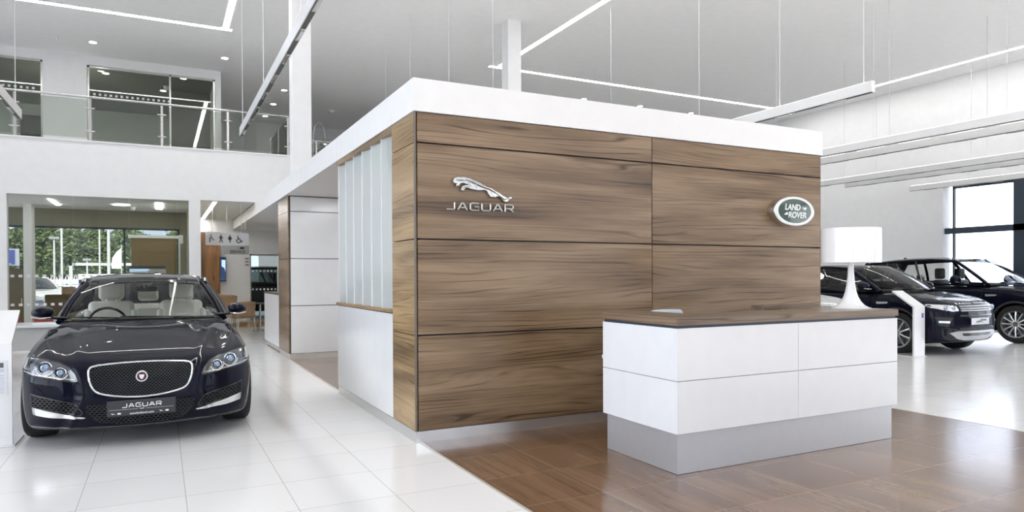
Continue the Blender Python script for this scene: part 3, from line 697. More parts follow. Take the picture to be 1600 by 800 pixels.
# ================================================================== RECEPTION DESK
dk = empty('reception_desk', (1.287, -1.77, 0), 0, 'white reception desk with timber counter and steel plinth on the wood floor', 'desk')
DX, DY = 2.40, .90
m = MB(); m.box((.022, .025, .006), (DX - .04, .15, .285)); m.box((.022, .15, .006), (.15, DY - .03, .285)); m.box((DX - .17, .15, .006), (DX - .04, DY - .03, .285)); m.build('plinth', 'desk_steel', dk)
m = MB(); m.box((.03, .035, 0), (DX - .05, .14, .006)); m.box((.03, .14, 0), (.14, DY - .04, .006)); m.build('shadow_gap', 'black_gap', dk)
for (z0, z1) in ((.293, .659), (.664, 1.03)):
    bx('front_panel', (0, 0, z0), (1.197, .02, z1), 'white_panel', dk, .001); bx('front_panel', (1.201, 0, z0), (DX, .02, z1), 'white_panel', dk, .001)
    bx('side_panel', (0, .021, z0), (.02, DY, z1), 'white_panel', dk, .001); bx('side_panel', (DX - .02, .021, z0), (DX, DY, z1), 'white_panel', dk, .001)
m = MB(); m.box((.02, .02, .285), (DX - .02, .05, 1.03)); m.box((.02, .05, .285), (.06, DY - .01, 1.03)); m.box((DX - .06, .05, .285), (DX - .02, DY - .01, 1.03)); m.build('carcass', 'desk_grey', dk)
m = MB(); m.box((.012, .012, 1.03), (DX - .012, .36, 1.05)); m.box((.012, .36, 1.03), (.4, DY - .01, 1.05)); m.box((DX - .5, .36, 1.03), (DX - .012, DY - .01, 1.05)); m.build('recess_strip', 'dark_frame', dk)
m = MB(); m.prism([(-.005, -.005), (DX + .005, -.005), (DX + .005, DY), (DX - .52, DY), (DX - .52, .42), (.42, .42), (.42, DY), (-.005, DY)], .056, 'z', 1.05); m.build('counter_top', 'wood_top', dk)
bx('edge_band', (-.007, -.004, 1.051), (-.0045, DY, 1.105), 'wood_side', dk)
bx('work_surface', (.06, .36, .72), (DX - .06, 1.0, .75), 'white_panel', dk)
bx('raised_shelf', (DX - .72, DY - .12, 1.08), (DX - .02, DY + .04, 1.125), 'wood_top', dk)
ch = empty('office_chair', (2.33, -.62, 0), 0, 'pale blue-grey office chair behind the reception desk', 'chair')
m = MB()
rows = []
for i in range(9):
    z = .52 + .565 * i / 8; t = i / 8; w = .24 * (1 - .25 * max(0, t - .8) / .2) ; rows.append([(w * u, .22 + .03 * sin(t * 3) - .05 * (1 - u * u) * -1, z) for u in [k / 6 - 1 for k in range(13)]])
bk = MB().grid(rows).build('backrest', 'chair_fabric', ch, 60); sm = bk.modifiers.new('s', 'SOLIDIFY'); sm.thickness = .05; bb = bk.modifiers.new('b', 'BEVEL'); bb.width = .02; bb.segments = 3
bx('seat', (-.25, -.25, .44), (.25, .22, .52), 'chair_fabric', ch, .03)
MB().cyl((0, 0, .1), (0, 0, .44), .03).build('gas_stem', 'track_dark', ch); bx('back_stem', (-.03, .2, .42), (.03, .27, .7), 'track_dark', ch)
for k in range(5):
    a = 2 * pi * k / 5; l_ = MB().tube([(0, 0, .12), (.3 * cos(a), .3 * sin(a), .075)], [.025, .016], 8).build('base_leg', 'satin_metal', ch)
    MB().lathe([(.0, -.02), (.03, -.02), (.03, .02), (0, .02)], (.3 * cos(a), .3 * sin(a), .034), 'x', 16).build('castor', 'track_dark', l_)
tl = empty('table_lamp', (3.52, -1.45, 1.106), 0, 'white table lamp with drum shade and trumpet foot on the desk', 'lamp')
MB().lathe([(0, 0), (.165, 0), (.166, .004), (.14, .012), (.11, .03), (.082, .06), (.06, .10), (.045, .15), (.033, .22), (.026, .30), (.022, .38), (.020, .46), (0, .46)], n=56).build('stem', 'white_gloss', tl, 60)
sh = MB().lathe([(.243, .40), (.243, .70), (.238, .70), (.238, .40)], n=72).build('shade', 'white_gloss', tl, 50)
MB().lathe([(0, .44), (.236, .44), (.236, .447), (0, .447)], n=40).build('diffuser', 'paper', tl)
MB().lathe([(0, .46), (.03, .47), (.035, .53), (0, .57)], n=20).build('bulb', 'white_letter', tl, 60)
# ================================================================== CARS
def smax(a, b, k):
    m = np.maximum(a, b); return m + k * np.log1p(np.exp(-np.abs(a - b) / k))
def table(pts, sm=.05):
    xs = np.linspace(pts[0][0] - .5, pts[-1][0] + .5, 900); ys = np.interp(xs, [p[0] for p in pts], [p[1] for p in pts])
    h = max(1, int(sm / (xs[1] - xs[0]))); ker = np.hanning(2 * h + 3); ker /= ker.sum()
    ys = np.convolve(np.pad(ys, h + 1, mode='edge'), ker, 'valid')
    return lambda v: np.interp(v, xs, ys)
class Car:
    """car space: nose at y=0 pointing to -y, x across, z up"""
    def __init__(s, name, sp, loc, rz, label, group=None, res=(80, 110, 28, 176), paint='paint'):
        s.sp = sp; s.paint = paint; s.root = empty(name, loc, rz, label, 'car', group); s.shell(res)
    def field(s, x, y, z):
        sp = s.sp; ax = np.abs(x); W_ = sp['_W'](y)
        t = np.clip(ax / W_, 0, 1.2)
        top = sp['_Te'](y) + (sp['_Tc'](y) - sp['_Te'](y)) * (1 - t ** sp.get('p', 3.2))
        for (xt, at, sg) in sp['_R']: top = top + at(y) * np.exp(-((ax - xt(y)) / sg) ** 2)
        g = (z - top) * .9
        g = smax(g, ax - W_ * sp['_S'](z), sp.get('k', .03))
        fr = sp['_F'](z) + sp['_P'](ax)
        if sp.get('crease'): fr = fr - .020 * np.exp(-((ax - sp['_crease'](z)) / .030) ** 2) + .012 * np.exp(-((ax - sp['_crease'](z) - .075) / .05) ** 2)
        g = smax(g, fr - y, sp.get('kf', .03))
        g = smax(g, y - (sp['L'] - sp['_Pb'](ax) - sp['_B'](z)), .04)
        g = smax(g, sp['_zb'](y) - z, .02)
        return g
    def shell(s, res):
        sp = s.sp
        for k, sm in (('W', .2), ('Tc', .10), ('Te', .15), ('S', .05), ('F', .03), ('P', .06), ('Pb', .06), ('B', .06), ('zb', .1)): sp['_' + k] = table(sp[k], sm)
        if sp.get('crease'): sp['_crease'] = table(sp['crease'], .05)
        sp['_R'] = [(table(a, .2), table(b, .15), c) for a, b, c in sp.get('R', [])]
        nf, nt_, nb, na = res
        y0, y1, zc = .9, sp['L'] - .8, sp.get('zc', .55)
        st = [(y0, ph) for ph in np.linspace(pi / 2, 0, nf, endpoint=False)] + [(y, 0.) for y in np.linspace(y0, y1, nt_)] + [(y1, ph) for ph in np.linspace(0, -pi / 2, nb + 1)[1:]]
        th = np.arange(na) * 2 * pi / na
        O = np.array([a for a, b in st])[:, None]; PH = np.array([b for a, b in st])[:, None]
        ww = .9; hh = .55
        dx = np.cos(PH) * np.cos(th) * ww; dz = np.cos(PH) * np.sin(th) * hh; dy = -np.sin(PH) * np.ones_like(th)
        lo = np.zeros_like(dx); hi = np.full_like(dx, 2.6)
        for _ in range(30):
            mid = (lo + hi) / 2; g = s.field(dx * mid, O + dy * mid, zc + dz * mid)
            ins = g < 0; lo = np.where(ins, mid, lo); hi = np.where(ins, hi, mid)
        X, Y, Z = dx * lo, O + dy * lo, zc + dz * lo
        n = len(st)
        V = [(0, float(Y[0, 0]), zc)]; F = []
        for i in range(1, n - 1): V += list(zip(X[i].tolist(), Y[i].tolist(), Z[i].tolist()))
        V.append((0, float(Y[-1, 0]), zc))
        id_ = lambda i, j: 1 + (i - 1) * na + j % na
        for j in range(na): F.append((0, id_(1, j), id_(1, j + 1))); F.append((len(V) - 1, id_(n - 2, j + 1), id_(n - 2, j)))
        for i in range(1, n - 2):
            for j in range(na): F.append((id_(i, j), id_(i + 1, j), id_(i + 1, j + 1), id_(i, j + 1)))
        s.bvh = BVHTree.FromPolygons([Vector(v) for v in V], F)
        me = bpy.data.meshes.new('body'); me.from_pydata(V, [], F); me.update()
        bm = bmesh.new(); bm.from_mesh(me); bmesh.ops.recalc_face_normals(bm, faces=bm.faces); bm.to_mesh(me); bm.free()
        o = bpy.data.objects.new('body', me); COL.objects.link(o)
        cut = MB(); wh = sp['wheels']
        for (wy, r) in ((wh['yf'], wh['ra']), (wh['yr'], wh['ra'])):
            for sd in (-1, 1): cut.tube([(sd * .58, wy, wh['r']), (sd * 1.3, wy, wh['r'])], r, 64)
        if sp.get('cavity'):
            (a, b) = sp['cavity']; cut.box(a, b, .06, 3)
        cu = cut.build('cutter', None)
        md = o.modifiers.new('b', 'BOOLEAN'); md.operation = 'DIFFERENCE'; md.object = cu; md.solver = 'EXACT'
        dg = bpy.context.evaluated_depsgraph_get(); m2 = bpy.data.meshes.new_from_object(o.evaluated_get(dg))
        bpy.data.objects.remove(o); bpy.data.objects.remove(cu); m2.name = 'body'
        m2.materials.clear()
        s.body = link('body', m2, s.paint, s.root, 32)
    # projections
    def fy(s, x, z):
        h = s.bvh.ray_cast(Vector((x, -1, z)), Vector((0, 1, 0)))[0]
        return h.y if h else s.bvh.find_nearest(Vector((x, .3, z)))[0].y
    def sx(s, y, z, sd):
        h = s.bvh.ray_cast(Vector((sd * 3, y, z)), Vector((-sd, 0, 0)))[0]
        return h.x if h else s.bvh.find_nearest(Vector((sd * .9, y, z)))[0].x
    def tz(s, x, y):
        h = s.bvh.ray_cast(Vector((x, y, 3)), Vector((0, 0, -1)))[0]
        return h.z if h else s.bvh.find_nearest(Vector((x, y, 1.)))[0].z
    def on(s, kind, a, b, off):
        if kind == 'f': return (a, s.fy(a, b) - off, b)
        if kind == 't': return (a, b, s.tz(a, b) + off)
        sd = 1 if kind == 'R' else -1
        return (s.sx(a, b, sd) + sd * off, a, b)
    @staticmethod
    def resample(poly, n, closed=True, smooth=0):
        P_ = [np.array(p, float) for p in poly]
        if smooth:
            for _ in range(smooth):   # Chaikin
                Q = []
                k = len(P_)
                for i in range(k if closed else k - 1):
                    a, b = P_[i], P_[(i + 1) % k]; Q += [a * .75 + b * .25, a * .25 + b * .75]
                if not closed: Q = [P_[0]] + Q + [P_[-1]]
                P_ = Q
        if closed: P_ = P_ + [P_[0]]
        L_ = [0]
        for a, b in zip(P_, P_[1:]): L_.append(L_[-1] + float(np.linalg.norm(b - a)))
        t = np.linspace(0, L_[-1], n, endpoint=not closed); A = np.array(P_)
        return [(float(np.interp(u, L_, A[:, 0])), float(np.interp(u, L_, A[:, 1]))) for u in t]
    def patch(s, name, kind, poly, mat, off=.003, rings=7, n=56, parent=None, smooth=0, skirt=.012, dome=0.):
        R_ = s.resample(poly, n, True, smooth); c = (sum(p[0] for p in R_) / n, sum(p[1] for p in R_) / n)
        rows = [[s.on(kind, *p, off - skirt) for p in R_]]
        for k in range(rings):
            q = 1 - k / rings; e = off + dome * (1 - q * q)
            rows.append([s.on(kind, c[0] + (p[0] - c[0]) * q, c[1] + (p[1] - c[1]) * q, e) for p in R_])
        m = MB(); m.grid(rows, True)
        cv = m.bm.verts.new(s.on(kind, *c, off + dome)); last = m.last
        for j in range(n): m.bm.faces.new((last[j], last[(j + 1) % n], cv))
        return m.build(name, mat, parent or s.root, 50)
    def line(s, name, kind, pts, mat, r=.004, off=.0, closed=False, n=40, parent=None, smooth=0, sides=8, flat=None):
        R_ = s.resample(pts, n, closed, smooth)
        return MB().tube([s.on(kind, *p, off) for p in R_], r, sides, closed, flat=flat).build(name, mat, parent or s.root, 60)
    def word(s, name, txt, mat, cx, cz, w, h, off=.004, ext=.003, bold=.01, spacing=1.):
        o = text(name, txt, mat, s.root, w, h, Matrix.Identity(4), ext, bold, spacing)
        for v in o.data.vertices:
            x, z, e = v.co.x + cx, v.co.y + cz, v.co.z; v.co = (x, s.fy(x, z) - off - e, z)
        return o
    def wheel(s, y, sd, turn=0.):
        sp = s.sp['wheels']; r, rr, w, n = sp['r'], sp['rim'], sp['w'], sp['spokes']; x = sd * sp['x']
        ty = MB().lathe([(rr - .01, -w / 2 + .01), (rr + .01, -w / 2), (r - .035, -w / 2), (r - .012, -w / 2 + .015), (r, -w / 2 + .04), (r, w / 2 - .04), (r - .012, w / 2 - .015), (r - .035, w / 2), (rr + .01, w / 2), (rr - .01, w / 2 - .01)], n=56, axis='x')
        for k in (-.3, -.1, .1, .3):
            pass
        t = ty.build('wheel', 'rubber', s.root, 40); t.location = (x, y, r); t.rotation_euler = (0, 0, turn)
        so = sd * w / 2   # outer side
        m = MB().lathe([(rr, so * .95), (rr + .004, so * 1.02), (rr - .02, so * 1.02), (rr - .03, so * .7), (rr - .04, -so * .8), (rr, -so * .9)], n=56, axis='x')
        xs = so * .86
        for k in range(n):
            a = 2 * pi * k / n
            for da in ((-.10, .10) if n <= 7 else (0,)):
                p0 = (xs + sd * .004, .045 * cos(a), .045 * sin(a)); p1 = (xs, (rr - .02) * cos(a + da), (rr - .02) * sin(a + da))
                m.tube([p0, ((xs + sd * .014), (rr * .55) * cos(a + da * .6), (rr * .55) * sin(a + da * .6)), p1], [.018, .014, .02], 6, flat=(.9, 1))
        m.lathe([(0, xs + sd * .02), (.05, xs + sd * .02), (.062, xs), (.07, xs - sd * .04), (0, xs - sd * .04)], axis='x', n=24)
        rim = m.build('rim', 'alloy', t, 40)
        MB().lathe([(0, -so * .1), (rr - .05, -so * .1), (rr - .05, -so * .2), (0, -so * .2)], axis='x', n=40).build('brake_disc', 'lamp_house', t, 40)
        mm = MB()
        for k in range(5): a = 2 * pi * k / 5; mm.tube([(xs + sd * .0, .036 * cos(a), .036 * sin(a)), (xs + sd * .024, .036 * cos(a), .036 * sin(a))], .007, 6)
        mm.build('wheel_nuts', 'lamp_house', rim, 40)
        return t
    def cabin(s, g, tint='car_glass', side='car_glass', nA=26):
        """g: wb,wt,rt,rb = (centre,corner) curves ; belt & rail lists of (x,y,z)"""
        def cross(c, k, sgm): return Vector((sgm * k[0], c[1] + (k[1] - c[1]) * abs(sgm) ** 2.2, c[2] + (k[2] - c[2]) * abs(sgm) ** 2.2))
        def patch2(A, B, bul, nv, s0=.97, v0=0., v1=1.):
            rows = []
            for i in range(nv + 1):
                v = v0 + (v1 - v0) * i / nv; row = []
                for j in range(25):
                    sg = (-1 + 2 * j / 24) * s0; p = cross(*A, sg).lerp(cross(*B, sg), v); q = 4 * v * (1 - v)
                    row.append(p + Vector(bul) * q)
                rows.append(row)
            return MB().grid(rows)
        R_ = s.root
        patch2(g['wb'], g['wt'], (0, -.02, .028), 14, .965, .0, 1.).build('windscreen', tint, R_, 60)
        for (va, vb) in ((.945, 1.), (0., .03)):
            m_ = patch2(g['wb'], g['wt'], (0, 0, 0), 4, .965, va, vb); m_.bm.transform(T(0, -.004, .006)); m_.build('windscreen_band', 'gloss_black', R_, 60)
        ro = patch2(g['wt'], g['rt'], (0, 0, g.get('crown', .05)), 24, 1.0).build('roof', s.paint, R_, 60)
        sm = ro.modifiers.new('s', 'SOLIDIFY'); sm.thickness = .028; sm.offset = -1
        if g.get('liner'):
            m_ = patch2(g['wt'], g['rt'], (0, 0, g.get('crown', .05)), 14, .93); m_.bm.transform(T(0, 0, -.035)); m_.build('headliner', g['liner'], R_, 60)
        patch2(g['rt'], g['rb'], (0, .02, .028), 10, .95).build('rear_window', side, R_, 60)
        # header bands
        def pl(l, t):
            d = [0]
            for a, b in zip(l, l[1:]): d.append(d[-1] + (Vector(b) - Vector(a)).length)
            u = t * d[-1]
            return Vector([float(np.interp(u, d, [p[k] for p in l])) for k in range(3)])
        fm = MB(); bp_ = g['bpil']; gl = {}
        for sd in (-1, 1):
            mir = lambda p: Vector((p[0] * sd, p[1], p[2]))
            wb, wt, rt, rb = g['wb'][1], g['wt'][1], g['rt'][1], g['rb'][1]
            A = [mir(Vector(wb).lerp(Vector(wt), t) + Vector((.012, -.008, .012)) * 4 * t * (1 - t)) for t in [k / 12 for k in range(13)]]
            A = [A[0] + (A[0] - A[1]) * .4] + A
            fm.tube(A, [g.get('ar', .042)] * len(A), 10, flat=(1, .75))
            rail = [mir(pl(g['rail'], k / 24)) for k in range(25)]; fm.tube(rail, .030, 10)
            C_ = [mir(Vector(rt).lerp(Vector(rb), k / 8)) for k in range(9)]; fm.tube(C_, g.get('cr', .055), 10)
            belt = [mir(pl(g['belt'], k / 30)) for k in range(31)]; fm.tube(belt, .022, 8)
            b_, r_ = g['belt'], g['rail']
            def side_grid(t0, t1, n_=12):
                rows = []
                for i in range(7):
                    v = i / 6; row = []
                    for j in range(n_ + 1):
                        t = t0 + (t1 - t0) * j / n_; p = pl(b_, t).lerp(pl(r_, t), v) + Vector((.02, 0, 0)) * 4 * v * (1 - v); row.append(mir(p))
                    rows.append(row)
                return MB().grid(rows)
            prev = 0.
            for k, tb in enumerate(list(bp_) + [1.]):
                side_grid(prev + .012, tb - .012).build('side_window', side, R_, 60); prev = tb
            for tb in bp_:
                fm2 = [mir(pl(b_, tb).lerp(pl(r_, tb), v / 6) + Vector((.018, 0, 0)) * 4 * (v / 6) * (1 - v / 6)) for v in range(7)]
                MB().tube(fm2, .035, 8, flat=(.5, 1)).build('door_pillar', 'gloss_black', R_, 50)
            if g.get('chrome_belt'): MB().tube([p + Vector((sd * .02, 0, 0)) for p in belt], .007, 6).build('belt_trim', 'chrome', R_, 60)
        fm.build('pillar_frame', s.paint if not g.get('black_pillars') else 'gloss_black', R_, 60)
    def seats(s, y, z, xs, mat, rear=None, w=.24):
        for x in xs:
            o = MB().box((x - w, y, z), (x + w, y + .14, z + .56), .06, 4, rot=Matrix.Rotation(radians(-14), 3, 'X').to_4x4(), piv=(x, y, z)).build('seat', mat, s.root, 50)
            MB().box((x - w * .56, y + .15, z + .545), (x + w * .56, y + .27, z + .79), .045, 4).build('headrest', mat, o, 50)
            MB().box((x - w, y - .48, z - .1), (x + w, y + .1, z + .06), .05, 3).build('seat_cushion', mat, o, 50)
            m = MB()
            for q in (-1, 1): m.box((x + q * w * .98 - .04, y + .0, z + .05), (x + q * w * .98 + .04, y + .12, z + .45), .035, 3, rot=Matrix.Rotation(radians(-14), 3, 'X').to_4x4(), piv=(x, y, z))
            m.build('side_bolster', mat, o, 50)
            m = MB()
            for q in (-.05, .05): m.cyl((x + q, y + .16, z + .5), (x + q, y + .2, z + .62), .008, 8)
            m.build('headrest_post', 'chrome', o, 50)
        if rear:
            o = MB().box((-.62, rear, z), (.62, rear + .14, z + .50), .06, 4, rot=Matrix.Rotation(radians(-16), 3, 'X').to_4x4(), piv=(0, rear, z)).build('rear_bench', mat, s.root, 50)
            for x in (-.42, 0, .42): MB().box((x - .12, rear + .17, z + .50), (x + .12, rear + .26, z + .64), .04, 3).build('headrest', mat, o, 50)
            bx('armrest_panel', (-.13, rear - .03, z + .03), (.13, rear + .02, z + .42), mat, o, .02)
    def mirror(s, x, y, z, mat=None, w=.20, h=.13):
        for sd in (-1, 1):
            m = MB(); rows = []
            for i in range(13):
                t = i / 12; f = math.sin(pi * min(1, .06 + t * .5)) ** .6 if t < 1 else 1.
                f = (1 - (1 - t) ** 2.6) ** .5 * (.98) + .02
                rows.append([(sd * (x + w / 2 + cos(a) * w / 2 * f * (1.0 if cos(a) * 1 > 0 else .95)), y - .09 + .15 * t, z + sin(a) * h / 2 * f * (.9 if sin(a) < 0 else 1.)) for a in [2 * pi * k / 28 for k in range(28)]])
            m.grid(rows, True); m.bm.verts.ensure_lookup_table(); vs = list(m.bm.verts)
            m.bm.faces.new(vs[:28]); m.bm.faces.new(vs[-28:])
            o = m.build('door_mirror', mat or s.paint, s.root, 50)
            MB().tube([(sd * (x - .12), y + .03, z - .06), (sd * (x + .05), y + .0, z - .05)], [.03, .022], 8, flat=(1, .6)).build('mirror_arm', 'gloss_black', o, 50)
            MB().tube([(sd * (x + .02), y - .085, z - .045), (sd * (x + w * .55), y - .098, z - .05), (sd * (x + w * .93), y - .06, z - .035)], .008, 6).build('indicator_strip', 'chrome', o, 50)

# ---- the dark saloon at the left
XF = dict(L=4.95, k=.035, kf=.03, p=3.0, zc=.5,
    W=[(0, .88), (.5, .905), (1., .92), (2.6, .92), (4, .93), (4.95, .88)], crease=[(.15, .52), (.25, .49), (.36, .435), (.46, .415), (.58, .435), (.72, .49), (.8, .52)],
    Tc=[(0, .672), (.08, .70), (.3, .765), (.6, .835), (1.0, .915), (1.32, .968), (1.5, .975), (1.7, .93), (4.0, .94), (4.3, 1.05), (4.95, 1.03)],
    Te=[(0, .60), (.4, .70), (.8, .785), (1.4, .86), (2.5, .90), (4.4, .95), (4.95, .9)],
    R=[([(0, .40), (.3, .46), (1.35, .66)], [(0, .004), (.3, .016), (1.2, .012), (1.5, 0)], .05),
       ([(0, .70), (.5, .74), (1.5, .80)], [(0, .0), (.35, .012), (.8, .03), (1.6, .02), (2.0, 0)], .13),
       ([(0, .58), (1.4, .72)], [(0, 0), (.3, -.012), (1.3, -.012), (1.6, 0)], .05)],
    S=[(.10, .90), (.18, .95), (.32, .985), (.5, 1.0), (.62, .998), (.75, .975), (.9, .935), (1.05, .9)],
    F=[(.12, .12), (.17, .05), (.24, .02), (.40, 0.), (.56, .012), (.66, .05), (.72, .11), (.80, .25)],
    P=[(0, 0), (.2, .008), (.4, .045), (.55, .095), (.7, .18), (.8, .27), (.88, .40), (.93, .58), (1.0, .9)],
    B=[(.2, .1), (.5, 0), (.9, .05), (1.05, .15)], Pb=[(0, 0), (.5, .05), (.8, .2), (.95, .5)],
    zb=[(0, .165), (.3, .15), (1, .14), (4, .16), (4.95, .25)],
    wheels=dict(yf=.89, yr=3.85, r=.335, ra=.372, rim=.235, w=.245, x=.795, spokes=10),
    cavity=((-.72, 1.62, .34), (.72, 4.0, 1.5)))
c = Car('saloon_car', XF, (-2.045, .98, 0), 0, 'dark navy saloon car with oval mesh grille facing the camera')
R0 = c.root
c.cabin(dict(wb=((0, 1.40, .985), (.755, 1.74, .968)), wt=((0, 2.12, 1.375), (.57, 2.30, 1.335)), rt=((0, 3.55, 1.37), (.56, 3.45, 1.33)), rb=((0, 4.32, 1.05), (.68, 4.22, 1.02)),
    belt=[(.775, 1.80, .955), (.86, 2.3, .955), (.875, 3.0, .965), (.84, 3.7, .985), (.70, 4.2, 1.02)], rail=[(.60, 2.30, 1.335), (.625, 2.7, 1.375), (.62, 3.1, 1.37), (.575, 3.5, 1.325), (.62, 3.9, 1.18)], bpil=(.42, .78), crown=.085, ar=.036, liner='leather_light'), side='car_glass')
# cowl, dash, interior
def cross_strip(name, ya, za, yb, zb_, w0, w1, mat, sag=0.):
    rows = []
    for (y, z, w) in ((ya, za, w0), ((ya + yb) / 2, (za + zb_) / 2 + sag, (w0 + w1) / 2), (yb, zb_, w1)):
        rows.append([(w * (k / 12 - 1), y + .30 * abs(k / 12 - 1) ** 2.2, z - .02 * abs(k / 12 - 1) ** 2) for k in range(25)])
    o = MB().grid(rows).build(name, mat, R0, 60); q = o.modifiers.new('s', 'SOLIDIFY'); q.thickness = .012; return o
cross_strip('cowl_panel', 1.30, .955, 1.46, .985, .74, .75, 'black_plastic')
m = MB(); rows = []
for i in range(10):
    t = i / 9; y = 1.50 + .62 * t; z = .945 + .045 * sin(pi * min(1, t * 1.1)) - (.25 * max(0, t - .75) / .25)
    rows.append([(.70 * (k / 16 - 1), y + .22 * abs(k / 16 - 1) ** 2.2, z - .03 * abs(k / 16 - 1) ** 2) for k in range(33)])
m.grid(rows).build('dashboard', 'interior_dark', R0, 60)
bx('cabin_floor', (-.71, 1.7, .35), (.71, 3.95, .40), 'interior_dark', R0)
c.seats(2.72, .56, None, 'leather_light') if False else None
for sd in (-1, 1): bx('door_trim', (sd * .705, 1.75, .45), (sd * .68, 3.9, .965), 'leather_light', R0, .008)
bx('parcel_shelf', (-.68, 3.72, .96), (.68, 4.1, .98), 'leather_light', R0)
c.seats(2.68, .60, (-.37, .37), 'leather_light', rear=3.55, w=.235)
sw = MB(); sw.tube([(-.37 + .185 * cos(a), 2.16 - .045 * sin(a), .90 + .175 * sin(a)) for a in [2 * pi * k / 36 for k in range(36)]], .015, 8, True)
sw.tube([(-.55, 2.16, .90), (-.45, 2.15, .89), (-.29, 2.15, .89), (-.19, 2.16, .90)], [.012, .03, .03, .012], 8)
sw.build('steering_wheel', 'gloss_black', R0, 60)
MB().box((-.115, 2.17, 1.245), (.115, 2.21, 1.305), .02).build('rear_view_mirror', 'gloss_black', R0, 50)
MB().tube([(0, 2.08, 1.345), (0, 2.16, 1.29)], [.07, .03], 12, flat=(1, .5)).build('sensor_housing', 'gloss_black', R0, 50)
bx('dashboard_paper', (.30, 1.86, 1.0), (.52, 1.98, 1.004), 'paper', R0)
c.mirror(.80, 1.72, 1.055)
for x, y in (): pass
# wipers
for (x0, x1) in ((.45, -.22), (.02, -.62)):
    MB().tube([(x0, 1.43 + .1 * abs(x0) ** 2, .995), ((x0 + x1) / 2, 1.44, 1.005), (x1, 1.47 + .25 * abs(x1) ** 2.2, 1.012)], .007, 6).build('wiper', 'gloss_black', R0, 60)
# grille
G = [(-.385, .625), (-.382, .655), (-.36, .675), (-.2, .690), (0, .694), (.2, .690), (.36, .675), (.382, .655), (.385, .625), (.375, .55), (.345, .485), (.30, .455), (.15, .425), (0, .415), (-.15, .425), (-.30, .455), (-.345, .485), (-.375, .55)]
gr = c.patch('grille', 'f', G, 'grille_mesh', .004, 9, 96, smooth=1)
c.line('grille_surround', 'f', G, 'chrome', .0095, .008, True, 140, parent=gr, smooth=1)
by = c.fy(0, .585)
bd = MB().lathe([(0, -.03), (.034, -.030), (.036, -.026), (.036, 0), (0, 0)], (0, by, .585), 'y', 40).build('grille_badge', 'red_badge', R0, 40)
MB().lathe([(.034, -.030), (.036, -.036), (.044, -.036), (.047, -.030), (.047, 0), (.034, 0)], (0, by, .585), 'y', 40).build('badge_ring', 'chrome', bd, 40)
m = MB().prism([(-.018, .018), (-.010, .013), (0, .016), (.010, .013), (.018, .018), (.017, -.002), (.008, -.020), (0, -.024), (-.008, -.020), (-.017, -.002)], -.004, 'y', by - .03)
m.bm.transform(T(0, 0, .585)); m.build('badge_face', 'chrome', bd)
# lower mouth and plate
MO = [(-.44, .365), (-.41, .385), (.41, .385), (.44, .365), (.40, .27), (.34, .225), (.18, .205), (0, .200), (-.18, .205), (-.34, .225), (-.40, .27)]
c.patch('lower_grille', 'f', [(x * .93, z - .012) for x, z in MO], 'intake_mesh', .003, 6, 80, smooth=1)
yp = c.fy(0, .33) - .022
pl = bx('number_plate', (-.252, yp - .010, .268), (.252, yp, .397), 'plate_black', R0, .004)
pl2 = bx('plate_bracket', (-.20, yp, .28), (.20, yp + .08, .385), 'black_plastic', R0)
jaguar_word('plate_lettering', 'white_letter', pl, .285, .030, T(0, yp - .012, .354) @ FACE_S, .0036)
text('plate_lettering', 'XF', 'white_letter', pl, .034, .009, T(0, yp - .0115, .322) @ FACE_S, .001, .01)
text('plate_lettering', 'autoboland.com', 'white_letter', pl, .175, .017, T(0, yp - .0115, .288) @ FACE_S, .001, .01)
for a, b in ((-.235, -.028), (.028, .235)): bx('plate_rule', (a, yp - .0112, .321), (b, yp - .010, .3225), 'white_letter', pl)
for sx_ in (-.165, .185):
    MB().lathe([(0, -.0015), (.014, -.0015), (.014, 0), (0, 0)], (0, 0, 0), 'y', 20).build('plate_mark', 'white_letter', pl, xf=T(sx_, yp - .01, .291) @ Matrix.Diagonal((1, 1, .55, 1)))
    MB().prism([(-.018, .006), (.0, .002), (.014, -.004), (.0, -.003), (-.008, -.006)], -.0015, 'y', 0).build('plate_mark', 'white_letter', pl, xf=T(sx_ - .04, yp - .01, .291))
